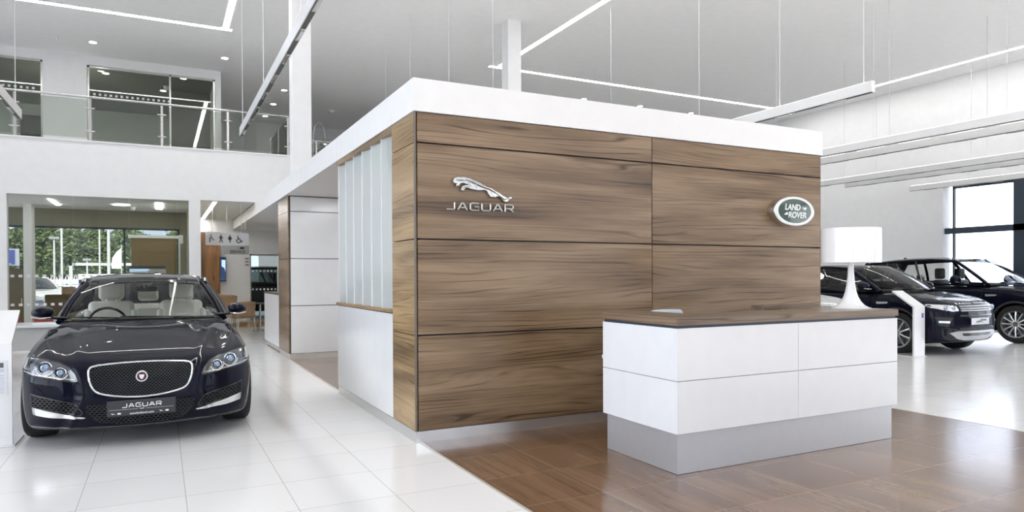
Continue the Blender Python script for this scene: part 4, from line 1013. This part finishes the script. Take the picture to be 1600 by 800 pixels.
for sd in (-1, 1):
    q = lambda pts: [(sd * a, b) for a, b in pts]
    # headlamp
    LP = [(.455, .565), (.475, .62), (.52, .668), (.60, .705), (.70, .728), (.80, .742), (.885, .742), (.905, .70), (.90, .64), (.86, .612), (.78, .60), (.66, .585), (.55, .565), (.48, .553)]
    h = c.patch('headlight', 'f', q(LP), 'lamp_house', .002, 7, 72)
    c.line('lamp_seam', 'f', q(LP), 'black_gap', .0045, .001, True, 90, parent=h)
    for (x, z, r) in ((.585, .632, .043), (.70, .668, .052)):
        yy = c.fy(sd * x, z)
        MB().lathe([(0, -.032), (r * .38, -.029), (r * .62, -.02), (r * .74, -.006), (r * .74, .02), (0, .02)], (sd * x, yy, z), 'y', 28).build('projector_lens', 'projector', h, 60)
        MB().lathe([(r * .78, -.012), (r * .86, -.020), (r * 1.0, -.018), (r * 1.05, .0), (r * 1.0, .03), (r * .78, .03)], (sd * x, yy, z), 'y', 36).build('lamp_ring', 'chrome', h, 60)
        # daytime light hooks round the rings
        arc_ = [(x + r * 1.28 * cos(a), z + r * 1.18 * sin(a)) for a in [radians(200 + 11 * k) for k in range(15)]]
        MB().tube([c.on('f', sd * a, b, .010) for a, b in arc_], .0045, 8).build('daytime_light', 'white_letter', h, 60)
    c.patch('side_marker', 'f', q([(.845, .645), (.85, .73), (.885, .735), (.90, .70), (.893, .65)]), 'lamp_lens', .006, 4, 30, parent=h)
    c.line('lamp_lower_trim', 'f', q([(.475, .575), (.60, .588), (.78, .615), (.87, .632)]), 'chrome', .0055, .007, parent=h)
    # corner intake with bright blade
    IN = [(.80, .455), (.795, .35), (.60, .315), (.43, .285), (.425, .31), (.47, .375), (.55, .40), (.68, .43)]
    it = c.patch('corner_intake', 'f', q(IN), 'intake_mesh', .003, 6, 60, smooth=0)
    c.line('intake_edge', 'f', q(IN), 'gloss_black', .006, .001, True, 70, parent=it)
    c.patch('bright_blade', 'f', q([(.795, .352), (.79, .290), (.66, .270), (.42, .258), (.40, .268), (.52, .290), (.65, .318)]), 'skid_silver' if False else 'chrome', .012, 5, 50)
    # grille-side bumper crease, bonnet shut line, parking sensors
    c.line('bumper_crease', 'f', q([(.44, .60), (.415, .50), (.42, .42), (.46, .33), (.50, .25)]), 'paint', .010, -.003, n=40, smooth=2)
    c.line('bonnet_seam', 't', q([(0.0, .245), (.25, .26), (.45, .30), (.60, .37), (.68, .46)]), 'black_gap', .0028, 0, n=40, smooth=2)
    c.line('bonnet_seam', 't', q([(.68, .46), (.76, .8), (.80, 1.3), (.80, 1.62)]), 'black_gap', .003, 0, n=40, smooth=2)
    c.line('door_seam', 'R' if sd > 0 else 'L', [(1.45, .35), (1.40, .6), (1.50, .88)], 'black_gap', .003, 0)
    c.line('sill_trim', 'R' if sd > 0 else 'L', [(1.3, .24), (3.4, .24)], 'gloss_black', .018, -.004)
    c.patch('towing_cover', 'f', q([(.655, .50), (.655, .54), (.70, .545), (.70, .505)]), 'paint', .003, 3, 24) if sd > 0 else None
    for y in (XF['wheels']['yf'], XF['wheels']['yr']): c.wheel(y, sd)
c.line('splitter', 'f', [(-.80, .185), (-.5, .178), (0, .172), (.5, .178), (.80, .185)], 'gloss_black', .012, .0, n=60)
MB().tube([(.0, 3.35, 1.42), (.0, 3.45, 1.47), (.0, 3.5, 1.43)], [.03, .02, .01], 8, flat=(.5, 1)).build('roof_aerial', 'gloss_black', R0, 50)

# ---- tall cars
def suv(kind, name, loc, rz, label, paint='paint', group=None, res=(56, 90, 20, 144), word=None, front='ranger', glass=('car_glass', 'car_glass_dark'), detail=True, seatmat='leather_dark', wh_sp=9):
    D = dict(
     compact=dict(L=4.36, W=.95, hood0=.93, hood1=1.08, cowl=1.02, belt=1.08, beltr=1.20, roof=1.60, wb=((0, 1.02, 1.115), (.80, 1.30, 1.105)), wt=((0, 1.86, 1.565), (.65, 2.02, 1.515)), rt=((0, 3.95, 1.52), (.60, 3.85, 1.46)), rb=((0, 4.2, 1.22), (.74, 4.05, 1.22)), yf=.87, yr=3.53, r=.365, rim=.262, crown=.06, spokes=9, zb=.22),
     large=dict(L=4.88, W=.99, hood0=1.02, hood1=1.15, cowl=1.22, belt=1.17, beltr=1.24, roof=1.77, wb=((0, 1.25, 1.20), (.82, 1.50, 1.19)), wt=((0, 2.05, 1.735), (.69, 2.22, 1.69)), rt=((0, 4.4, 1.72), (.66, 4.3, 1.66)), rb=((0, 4.72, 1.28), (.80, 4.6, 1.28)), yf=.89, yr=3.81, r=.385, rim=.275, crown=.07, spokes=12, zb=.25))
    q = D[kind]; L, W_ = q['L'], q['W']; h0, h1 = q['hood0'], q['hood1']
    sp = dict(L=L, k=.035, kf=.035, p=4.0, zc=.65,
      W=[(0, W_ * .95), (.5, W_ * .985), (1., W_), (2.6, W_ * .985), (L - .8, W_), (L, W_ * .93)],
      Tc=[(0, h0 - .03), (.1, h0), (.35, h0 + .05), (q['cowl'], h1), (q['cowl'] + .25, h1 - .02), (L - .6, q['beltr'] - .02), (L, q['beltr'] - .03)],
      Te=[(0, h0 - .10), (.4, h0 - .03), (1.0, h1 - .055), (1.6, h1 - .03), (L - .6, q['beltr'] - .04), (L, q['beltr'] - .08)],
      R=[([(0, .60), (1.2, .74)], [(0, .0), (.3, .02), (1.1, .02), (1.5, 0)], .07)],
      S=[(.12, .93), (.25, .965), (.45, .99), (.62, 1.0), (.80, .985), (h1 - .08, .965), (h1 + .05, .93)],
      F=[(.15, .16), (.24, .07), (.34, .02), (.52, 0.), (.68, .01), (.80, .035), (h0 - .06, .07), (h0, .14), (h0 + .08, .30)],
      P=[(0, 0), (.25, .012), (.45, .04), (.6, .08), (.75, .145), (.85, .22), (.93, .34), (1.0, .65)],
      B=[(.2, .1), (.5, 0), (.9, .03), (1.2, .12)], Pb=[(0, 0), (.5, .03), (.8, .12), (.95, .3)],
      zb=[(0, q['zb'] + .02), (.5, q['zb'] - .02), (L - .5, q['zb']), (L, q['zb'] + .1)],
      wheels=dict(yf=q['yf'], yr=q['yr'], r=q['r'], ra=q['r'] + .045, rim=q['rim'], w=.25, x=W_ - .145, spokes=wh_sp),
      cavity=((-W_ + .22, 1.35, .45), (W_ - .22, L - .5, 1.6)))
    c = Car(name, sp, loc, rz, label, group, res, paint); R0 = c.root
    zr = q['roof']; b0, b1 = q['belt'], q['beltr']; wk, tk, rk, bk = q['wb'][1], q['wt'][1], q['rt'][1], q['rb'][1]
    c.cabin(dict(wb=q['wb'], wt=q['wt'], rt=q['rt'], rb=q['rb'], crown=q['crown'], ar=.045, cr=.09,
      belt=[(wk[0] + .03, wk[1] + .05, wk[2] - .01), (W_ * .93, wk[1] + .55, b0), (W_ * .94, (wk[1] + L) / 2, (b0 + b1) / 2), (bk[0] + .08, bk[1] - .05, b1)],
      rail=[(tk[0] + .02, tk[1], tk[2]), (tk[0] + .05, tk[1] + .5, tk[2] + .035), (rk[0] + .06, (tk[1] + rk[1]) / 2 + .3, rk[2] + .045), (rk[0], rk[1], rk[2])], bpil=(.43, .76)), *glass)
    bx('cabin_floor', (-W_ + .23, 1.4, .46), (W_ - .23, L - .55, .52), 'interior_dark', R0)
    m = MB(); rows = []
    for i in range(8):
        t = i / 7; y = q['wb'][0][1] + .06 + .5 * t; z = q['wb'][0][2] - .035 + .02 * sin(pi * t) - .22 * max(0, t - .7) / .3
        rows.append([((wk[0] - .03) * (k / 8 - 1), y + (wk[1] - q['wb'][0][1]) * abs(k / 8 - 1) ** 2.2, z) for k in range(17)])
    m.grid(rows).build('dashboard', 'interior_dark', R0, 60)
    ys = wk[1] + 1.05
    c.seats(ys, b0 - .42, (-.38, .38), seatmat, rear=ys + .95)
    for sd in (-1, 1):
        K = 'R' if sd > 0 else 'L'
        for y in (q['yf'], q['yr']): c.wheel(y, sd)
        if not detail: continue
        for yw in (q['yf'], q['yr']):
            a_ = [(yw + (q['r'] + .065) * cos(a), q['r'] + (q['r'] + .065) * sin(a)) for a in [pi * (-.06 + 1.12 * k / 30) for k in range(31)]]
            c.line('arch_lip', K, a_, 'black_plastic', .024, -.006, n=50)
        c.line('sill_cladding', K, [(q['yf'] + q['r'] + .08, .33), (q['yr'] - q['r'] - .08, .33)], 'black_plastic', .05, -.02, flat=(1, .6))
        for yy in ((wk[1] + .08, wk[1] + .03), (wk[1] + 1.12, wk[1] + 1.12), (q['yr'] - .38, q['yr'] - .1)):
            c.line('door_seam', K, [(yy[0], .42), (yy[0] - .01, .75), (yy[1], b0 - .03)], 'black_gap', .0035, 0)
        for yy in (wk[1] + .86, q['yr'] - .62):
            MB().tube([c.on(K, yy, b0 - .13, .0), c.on(K, yy + .03, b0 - .13, .03), c.on(K, yy + .2, b0 - .125, .03), c.on(K, yy + .23, b0 - .125, .0)], .012, 8).build('door_handle', paint, R0, 60)
        c.line('body_crease', K, [(q['yf'] + .3, h1 - .17), (L - .6, b1 - .2)], paint, .008, -.003)
        c.patch('side_vent', K, [(wk[1] - .25, h1 - .17), (wk[1] - .02, h1 - .17), (wk[1] - .04, h1 - .215), (wk[1] - .25, h1 - .20)], 'skid_silver', .004, 3, 24)
        Q = lambda pts: [(sd * a, b) for a, b in pts]
        e = h0 - .93
        h = c.patch('headlight', 'f', Q([(.46, .775 + e), (.47, .86 + e), (.62, .875 + e), (.80, .885 + e), (.91, .895 + e), (.925, .87 + e), (.86, .83 + e), (.72, .79 + e), (.58, .765 + e)]), 'lamp_lens', .004, 6, 50)
        for xx in (.54, .68):
            yy = c.fy(sd * xx, .82 + e); MB().lathe([(0, -.03), (.02, -.026), (.034, -.012), (.036, .01), (0, .01)], (sd * xx, yy, .82 + e), 'y', 20).build('projector_lens', 'projector', h, 60)
            MB().lathe([(.036, -.012), (.044, -.012), (.046, .0), (.036, .0)], (sd * xx, yy - .004, .82 + e), 'y', 24).build('lamp_ring', 'chrome', h, 60)
        it = c.patch('corner_intake', 'f', Q([(.60, .66), (.86, .68), (.82, .53), (.68, .50)]), 'black_plastic', .004, 5, 36)
        c.patch('fog_light', 'f', Q([(.66, .605), (.82, .61), (.82, .575), (.67, .568)]), 'lamp_lens', .016, 4, 28, parent=it)
        c.line('bonnet_seam', 't', Q([(.62, .30), (.72, .7), (.78, 1.1), (.80, wk[1] - .05)]), 'black_gap', .003, 0)
    if detail:
        e = h0 - .93
        g_ = c.patch('grille', 'f', [(-.45, .86 + e), (-.2, .875 + e), (.2, .875 + e), (.45, .86 + e), (.43, .77 + e), (.2, .755 + e), (-.2, .755 + e), (-.43, .77 + e)], 'black_plastic', .004, 6, 60)
        for k, z in enumerate((.852, .812, .775)):
            c.line('grille_bar', 'f', [(-.42, z + e), (.42, z + e)], 'skid_silver', .011, .012, parent=g_)
        for k in range(-9, 10): c.line('grille_rib', 'f', [(k * .044, .775 + e), (k * .044 + .012, .852 + e)], 'skid_silver', .005, .010, parent=g_, n=4)
        c.patch('lower_grille', 'f', [(-.48, .49), (-.45, .40), (.45, .40), (.48, .49)], 'black_plastic', .004, 5, 48)
        c.patch('bumper_cladding', 'f', [(-.90, .50), (-.60, .485), (-.56, .38), (.56, .38), (.60, .485), (.90, .50), (.88, .33), (.6, .27), (-.6, .27), (-.88, .33)], 'black_plastic', .003, 7, 80)
        sk = c.patch('skid_plate', 'f', [(-.66, .40), (-.50, .43), (.50, .43), (.66, .40), (.50, .30), (.3, .262), (-.3, .262), (-.50, .30)], 'skid_silver', .014, 6, 64)
        c.patch('skid_slot', 'f', [(-.42, .395), (.42, .395), (.40, .345), (-.40, .345)], 'gloss_black', .022, 4, 40, parent=sk)
        c.line('bumper_slot', 'f', [(-.46, .69), (.46, .69)], 'gloss_black', .018, -.004)
        y_ = c.fy(0, .6) - .02
        pp = bx('number_plate', (-.26, y_ - .01, .535), (.26, y_, .65), 'plate_white', R0, .003)
        MB().prism([(-.15, .57), (-.09, .60), (-.02, .605), (.05, .585), (.1, .565), (.02, .58), (-.06, .575)], -.003, 'y', y_ - .01).build('plate_mark', 'grey_letter', pp)
        bx('plate_mark', (.0, y_ - .013, .60), (.17, y_ - .01, .625), 'grey_letter', pp)
    if word: c.word('bonnet_lettering', word, 'white_letter', 0, h0 - .033, .86, .026, .006, .003, .02, 1.6)
    c.mirror(W_ - .10, wk[1] + (.52 if kind == 'large' else .18), b0 + .10, paint, *((.27, .22) if kind == 'large' else (.22, .17)))
    for x0, x1 in ((.42, -.2), (-.05, -.6)):
        MB().tube([(x0, q['wb'][0][1] - .02 + .1 * x0 * x0, q['wb'][0][2] + .012), (x1, q['wb'][0][1] + .04 + .25 * x1 * x1, q['wb'][0][2] + .03)], .008, 6).build('wiper', 'gloss_black', R0, 60)
    if detail:
        MB().tube([(0, L - 1.15, zr - .03), (0, L - 1.03, zr + .03), (0, L - .98, zr - .02)], [.03, .02, .012], 8, flat=(.5, 1)).build('roof_aerial', 'gloss_black', R0, 50)
    return c
suv('compact', 'compact_off_roader', (10.68, 1.42, 0), 0, 'navy compact off-roader beside the right information stand, RANGE ROVER on bonnet', word='RANGE ROVER')
suv('large', 'large_off_roader', (14.45, 1.38, 0), 0, 'larger navy off-roader behind, cut by the right edge, in front of the window', res=(50, 100, 16, 144), word='RANGE ROVER', wh_sp=12, glass=('car_glass', 'car_glass'))
suv('large', 'grey_off_roader', (5.96, .62, 0), 0, 'silver-grey off-roader bonnet reading DISCOVERY just right of the timber box', 'paint_silver', word='DISCOVERY', res=(50, 60, 14, 120))
# ================================================================== FREE STANDING THINGS
def info_stand(loc, label, h=1.12):
    o = empty('information_stand', loc, 0, label, 'display stand', 'white folded information stands')
    prof = [(0, .012), (0, .86), (.40, 1.12), (.40, 1.095), (.03, .845), (.03, .012)]
    m = MB().prism(prof, .29, 'x', 0.); m.build('folded_panel', 'white_gloss', o)
    bx('base_plate', (-.03, -.02, 0), (.31, .42, .012), 'white_gloss', o, .004)
    return o
s1 = info_stand((-3.30, 1.50, 0), 'white folded information stand at the left edge, in front of saloon')
sh_ = bx('printed_sheet', (.02, -.004, .43), (.26, -.001, .72), 'paper', s1)
bx('photo', (.15, -.006, .66), (.235, -.004, .70), 'grey_letter', sh_); bx('photo', (.17, -.006, .625), (.235, -.004, .65), 'faint_print', sh_)
for k in range(9): bx('text_line', (.05, -.006, .45 + k * .018), (.235, -.004, .455 + k * .018), 'faint_print', sh_)
s2 = info_stand((9.45, 1.78, 0), 'white folded information stand at the front wheel of compact off-roader')
bx('printed_sheet', (.20, -.004, .66), (.25, -.001, .74), 'blue_print', s2)
s3_ = info_stand((13.08, 1.35, 0), 'white folded information stand at the right edge by larger off-roader')

# sales desk behind the saloon
sd_ = empty('sales_desk', (-4.1, 6.2, 0), 0, 'pale sales desk behind the saloon at the left', 'desk')
bx('desk_top', (-.9, 0, .70), (1.05, .85, .735), 'white_panel', sd_, .005); bx('modesty_panel', (-.8, .05, .38), (.93, .08, .70), 'desk_grey', sd_)
for x in (-.8, .88): bx('leg', (x, .1, 0), (x + .06, .16, .70), 'track_dark', sd_); bx('leg', (x, .7, 0), (x + .06, .76, .70), 'track_dark', sd_)
mo = empty('computer_monitor', (-4.42, 5.05, 0), radians(14), 'dark blue computer monitor at far left edge', 'monitor')
mo.location = (-4.30, 6.45, .735)
bx('bezel', (-.30, -.02, .12), (.30, .02, .47), 'gloss_black', mo, .006); bx('screen', (-.285, -.024, .135), (.285, -.02, .455), 'screen_blue', mo)
MB().cyl((0, .02, .01), (0, .03, .2), .02).build('stem', 'satin_metal', mo); bx('foot', (-.12, -.06, 0), (.12, .12, .012), 'satin_metal', mo)
tag(bx('keyboard', (-4.15, 6.25, .735), (-3.75, 6.38, .752), 'track_dark', None, .004), 'thin black keyboard on the sales desk', 'keyboard')
tag(bx('document', (-3.55, 6.4, .735), (-3.25, 6.6, .742), 'paper', None), 'white document lying on the sales desk', 'paper')
cc_ = empty('visitor_chair', (-3.95, 4.7, 0), 0, 'black cantilever visitor chair partly hidden behind the white stand', 'chair')
for sd in (-.26, .26): MB().tube([(sd, .3, .02), (sd, -.25, .02), (sd, -.30, .08), (sd, -.16, .44), (sd, -.1, .60), (sd, .2, .66)], .013, 8).build('leg', 'gloss_black', cc_, 60)
bx('seat', (-.25, -.16, .43), (.25, .3, .49), 'leather_dark', cc_, .02); bx('backrest', (-.25, .26, .49), (.25, .32, .9), 'leather_dark', cc_, .02)
# inside the glazed office
ob = empty('display_wall', (-2.02, 12.5, 0), 0, 'brown fabric display board on a white frame in the office', 'board')
bx('board', (-.47, 0, .3), (.46, .05, 2.315), 'board_brown', ob); bx('frame_rail', (-.53, -.02, 2.315), (.58, .07, 2.385), 'white_gloss', ob); bx('frame_post', (.50, -.01, 0), (.54, .06, 2.315), 'white_gloss', ob); bx('frame_post', (-.47, .05, 0), (-.43, .09, 2.315), 'white_gloss', ob)
bx('frame_bracket', (.5, -.05, 2.2), (.6, .0, 2.40), 'white_gloss', ob)
ps = empty('car_poster', (-2.15, 11.95, 0), 0, 'poster display with car picture, above the saloon roof', 'poster')
bx('backing', (-.36, 0, .9), (.36, .03, 1.66), 'white_gloss', ps); bx('header_strip', (-.36, -.004, 1.60), (.36, 0, 1.66), 'gloss_black', ps); bx('print', (-.355, -.003, .92), (.355, 0, 1.60), 'sign_grey', ps)
MB().prism([(-.355, 1.60), (.02, 1.60), (.02, 1.55), (-.355, 1.53)], -.002, 'y', -.003).build('sky_patch', 'tv_light', ps)
MB().prism([(-.02, 1.44), (.04, 1.48), (.10, 1.49), (.15, 1.525), (.20, 1.52), (.26, 1.48), (.22, 1.44), (.05, 1.425)], -.002, 'y', -.003).build('car_picture', 'paint', ps)
MB().prism([(-.3, 1.42), (-.1, 1.42), (-.1, 1.49), (-.2, 1.5), (-.3, 1.46)], -.002, 'y', -.003).build('text_block', 'blue_print', ps)
for x in (-.3, .3): bx('leg', (x - .02, 0, 0), (x + .02, .03, .9), 'satin_metal', ps)
for x, l in ((-4.85, 'at far left'), (-4.02, 'right of the white office column')):
    st = empty('red_stool', (x + .0, 12.3, 0), 0, 'red upholstered stool in the office, ' + l, 'stool')
    bx('seat', (-.28, -.2, .32), (.28, .2, .56), 'red_fabric', st, .04)
    for a in (-.22, .22):
        for b in (-.14, .14): MB().cyl((a, b, 0), (a, b, .34), .015, 8).build('leg', 'track_dark', st)
cb = empty('tall_cabinet', (-5.06, 13.4, 0), 0, 'dark brown tall cabinet left of the white office column', 'cabinet')
bx('carcass', (-.45, 0, 0), (.42, .5, 1.62), 'box_brown', cb)
for a, b in ((-.44, -.02), (-.0, .41)): d_ = bx('door', (a, -.02, .05), (b, 0, 1.60), 'box_brown', cb); bx('handle', (b - .05, -.04, .8), (b - .035, -.02, .95), 'satin_metal', d_)
lb = empty('low_cabinet', (-3.95, 13.3, 0), 0, 'low brown cabinet right of the white office column', 'cabinet')
bx('carcass', (-.3, 0, 0), (.55, .45, 1.02), 'box_brown', lb); bx('door', (-.29, -.02, .05), (.12, 0, 1.0), 'box_brown', lb); bx('door', (.14, -.02, .05), (.54, 0, 1.0), 'box_brown', lb)
for (x, z, s) in ((-3.8, 1.02, .26), (-3.62, 1.02, .18)):
    tag(MB().box((x - s / 2, 13.33, z), (x + s / 2, 13.33 + s, z + s * .7), .008).build('cardboard_box', 'tan_leather'), 'brown box on the low office cabinet, ' + ('larger' if s > .2 else 'smaller') + ' one', 'box')
# tan seats in the service area
def tub(x, y, rz, label, hb=.80):
    o = empty('tub_chair', (x, y, 0), rz, label, 'chair', 'tan chairs in the service area')
    rows = []
    for i in range(7):
        z = .40 + (hb - .40) * i / 6
        rows.append([((.27 + .03 * i / 6) * cos(a), (.25 + .03 * i / 6) * sin(a), z - (0 if i < 6 else .10 * (1 - sin(a)) * .5)) for a in [radians(-20 + 220 * k / 18) for k in range(19)]])
    s_ = MB().grid(rows).build('backrest', 'tan_leather', o, 60); q = s_.modifiers.new('s', 'SOLIDIFY'); q.thickness = .05
    bx('seat', (-.26, -.26, .38), (.26, .2, .47), 'tan_leather', o, .04)
    for a in (-.2, .2):
        for b in (-.18, .16): MB().tube([(a, b, .39), (a * 1.15, b * 1.15, 0)], [.018, .011], 8).build('leg', 'satin_metal', o)
tub(-.06, 12.9, radians(200), 'wide tan tub chair in front of the service wall')
tub(-.42, 13.7, radians(150), 'tan chair further back beside the timber wall', .98)
tb_ = empty('side_table', (.42, 13.6, 0), 0, 'small round table by the tan chairs', 'table')
MB().lathe([(0, .70), (.30, .70), (.30, .725), (0, .725)]).build('table_top', 'wood_top', tb_, 40); MB().cyl((0, 0, .01), (0, 0, .70), .025).build('pedestal', 'satin_metal', tb_); MB().lathe([(0, 0), (.2, 0), (.2, .01), (0, .02)]).build('foot', 'satin_metal', tb_, 40)

# ================================================================== OUTSIDE
suv('large', 'workshop_off_roader', (4.4, 20.2, 0), radians(90), 'black off-roader beyond the glass door in the workshop', 'paint_black', res=(40, 60, 16, 100), detail=False, glass=('car_glass_dark', 'car_glass_dark'), wh_sp=6)
suv('compact', 'parked_hatchback', (-5.6, 19.2, -.13), radians(35), 'pale blue parked car outside, left of the office column', 'paint_white', res=(40, 60, 16, 100), detail=False, glass=('car_glass_dark', 'car_glass_dark'), wh_sp=6)
suv('compact', 'parked_van', (-6.1, 29., -.13), radians(25), 'small silver parked van outside in front of the fence', 'paint_silver', res=(40, 60, 16, 100), detail=False, glass=('car_glass_dark', 'car_glass_dark'), wh_sp=6)
fe = empty('boundary_fence', (-14, 46, -.13), 0, 'grey-white palisade fence along the car park', 'fence')
bx('rail', (0, 0, 1.35), (26, .06, 1.42), 'fence_grey', fe); bx('rail', (0, 0, .4), (26, .06, .48), 'fence_grey', fe); bx('lower_boarding', (0, .07, 0), (26, .1, 1.25), 'fence_grey', fe)
m = MB()
for k in range(170): m.prism([(k * .153, .05), (k * .153 + .07, .05), (k * .153 + .07, 1.55), (k * .153 + .035, 1.64), (k * .153, 1.55)], .02, 'y', -.02)
pales = m.build('pales', 'pole_white', fe); pales['kind'] = 'stuff'
def pole(x, y, h, r, label, head=None):
    o = empty('pole', (x, y, -.13), 0, label, 'pole'); MB().tube([(0, 0, 0), (0, 0, h)], [r, r * .7], 10).build('mast', 'pole_white', o, 60)
    if head: bx('lamp_head', (-.22, -.12, h), (.22, .12, h + .12), 'fence_grey', o)
pole(-6.9, 38, 3.6, .06, 'white lamp post outside with square lamp head, left of the glass joint', True)
pole(-6.35, 36, 5.2, .06, 'tall white flag pole beside the lamp post')
pole(-5.9, 44, 2.6, .06, 'short lamp post with small head before the trees', True)
pole(-4.7, 36, 4.6, .05, 'thin pale green-white pole left of the tall white mast')
pole(-4.35, 37, 5.2, .09, 'thick white mast outside in the middle of the window')
fr = empty('height_barrier', (-6.25, 38, -.13), 0, 'white goalpost-shaped height barrier in the car park', 'barrier')
bx('post', (0, 0, 0), (.16, .16, 2.35), 'pole_white', fr); bx('post', (4.3, 0, 0), (4.46, .16, 2.35), 'pole_white', fr); bx('crossbar', (0, 0, 2.2), (4.46, .16, 2.35), 'pole_white', fr)
fl = empty('feather_flag', (-4.25, 34, -.13), 0, 'white feather flag outside beside the thick mast', 'flag')
MB().tube([(.62, 0, 0), (.62, 0, 3.2)], .02, 8).build('mast', 'pole_white', fl); MB().prism([(.6, 3.0), (.4, 2.8), (.22, 2.5), (.2, 2.0), (.6, 2.0)], .02, 'y').build('flag', 'paper', fl)
bn = empty('fence_banner', (-6.0, 40.0, -.13), 0, 'white banner with blue lettering on the fence', 'banner')
bx('banner_sheet', (0, 0, .55), (3.4, .03, 1.75), 'paper', bn); text('lettering', 'Moti.com', 'blue_print', bn, 1.5, .24, T(1.2, -.02, 1.45) @ FACE_S, .005, .01)
for x in (.05, 3.3): bx('post', (x, .03, 0), (x + .06, .09, 1.75), 'fence_grey', bn)
bs = empty('blue_sign', (-5.9, 22, -.13), 0, 'white-framed blue sign board outside at the far left', 'sign')
bx('frame', (-.62, 0, 1.95), (-.13, .08, 2.50), 'white_gloss', bs); bx('blue_face', (-.58, -.01, 1.98), (-.24, 0, 2.46), 'blue_print', bs); bx('printed_mark', (-.5, -.014, 2.1), (-.42, -.01, 2.18), 'white_letter', bs)
for k in range(3): bx('printed_mark', (-.56 + k * .08, -.014, 1.99), (-.51 + k * .08, -.01, 2.03), 'white_letter', bs)
bx('post', (-.2, .02, 0), (-.14, .08, 1.96), 'pole_white', bs)
b4 = empty('small_sign_board', (-7.25, 40, -.13), 0, 'low white sign board with blue stripes below the lamp post', 'sign')
bx('board', (0, 0, .75), (1.5, .05, 1.45), 'paper', b4); bx('blue_stripe', (.05, -.01, 1.15), (1.45, 0, 1.22), 'blue_print', b4); bx('blue_stripe', (.05, -.01, .92), (1.45, 0, .97), 'blue_print', b4)
for x in (.1, 1.35): bx('post', (x, .02, 0), (x + .06, .07, .76), 'pole_white', b4)
# conifers: dense crowns of many small leaf sprays around branching limbs
def conifer(x, y, h, w, seed, label):
    rnd = random.Random(seed); o = empty('conifer_tree', (x, y, -.13), rnd.random() * 6, label, 'tree', 'conifers beyond the car park')
    tr = MB().tube([(0, 0, 0), (.1, .05, h * .5), (0, 0, h * .95)], [.28, .16, .04], 8)
    V, F = [], []
    nb = 95
    for i in range(nb):
        t = (i / nb) ** .8; z0 = h * (.10 + .86 * t); a = i * 2.4 + rnd.random() * .5
        L_ = w * (1 - t) ** .62 * (.75 + .5 * rnd.random()) + .25
        d = Vector((cos(a), sin(a), .28 + .3 * rnd.random())); p0 = Vector((0, 0, z0)); p1 = p0 + d * L_
        tr.tube([p0, p1], [.035, .01], 4, caps=False)
        for k in range(95):
            u = .15 + .87 * rnd.random() ** .7; c_ = p0.lerp(p1, u) + Vector((rnd.gauss(0, .16), rnd.gauss(0, .16), rnd.gauss(0, .13))) * (1.5 - .5 * u)
            s_ = .09 + .10 * rnd.random(); e1 = Vector((rnd.gauss(0, 1), rnd.gauss(0, 1), rnd.gauss(0, .6))).normalized() * s_; e2 = Vector((rnd.gauss(0, 1), rnd.gauss(0, 1), rnd.gauss(0, 1))).normalized() * s_ * .55
            b_ = len(V); V += [c_ - e1, c_ + e2, c_ + e1 * 1.3, c_ - e2]; F.append((b_, b_ + 1, b_ + 2, b_ + 3))
    tr.build('trunk', 'bark', o, 60)
    me = bpy.data.meshes.new('foliage'); me.from_pydata([tuple(v) for v in V], [], F); link('foliage', me, 'leaf', o)
    return o
t0 = conifer(-13.4, 60, 5.6, 2.3, 1, 'conifer beyond the car park at the far left of the office window')
protos = [t0, conifer(-10.6, 61, 5.9, 2.5, 2, 'broad conifer behind the lamp post'), conifer(-8.3, 60, 5.5, 2.2, 3, 'conifer right of the tall flag pole')]
for i, (x, y, sc_, l) in enumerate(((-6.1, 62, .86, 'lower conifer left of the thick white mast'), (-4.3, 60, .98, 'conifer behind the thick white mast'), (-2.4, 61, .9, 'conifer behind the feather flag'),
        (-.4, 62, 1.0, 'conifer seen above the brown display board'), (1.6, 61, .95, 'conifer at the right end of the office window'), (-15.6, 62, 1., 'conifer mostly hidden by the left office pillar'), (-12.0, 64, 1.02, 'conifer in the second row at the left'), (-7.1, 66, 1.0, 'conifer in the second row behind the glass joint'))):
    k = copy_tree(protos[i % 3]); k.location = (x, y, -.13); k.rotation_euler.z = i * 1.7; k.scale = (sc_, sc_, sc_); k['label'] = l
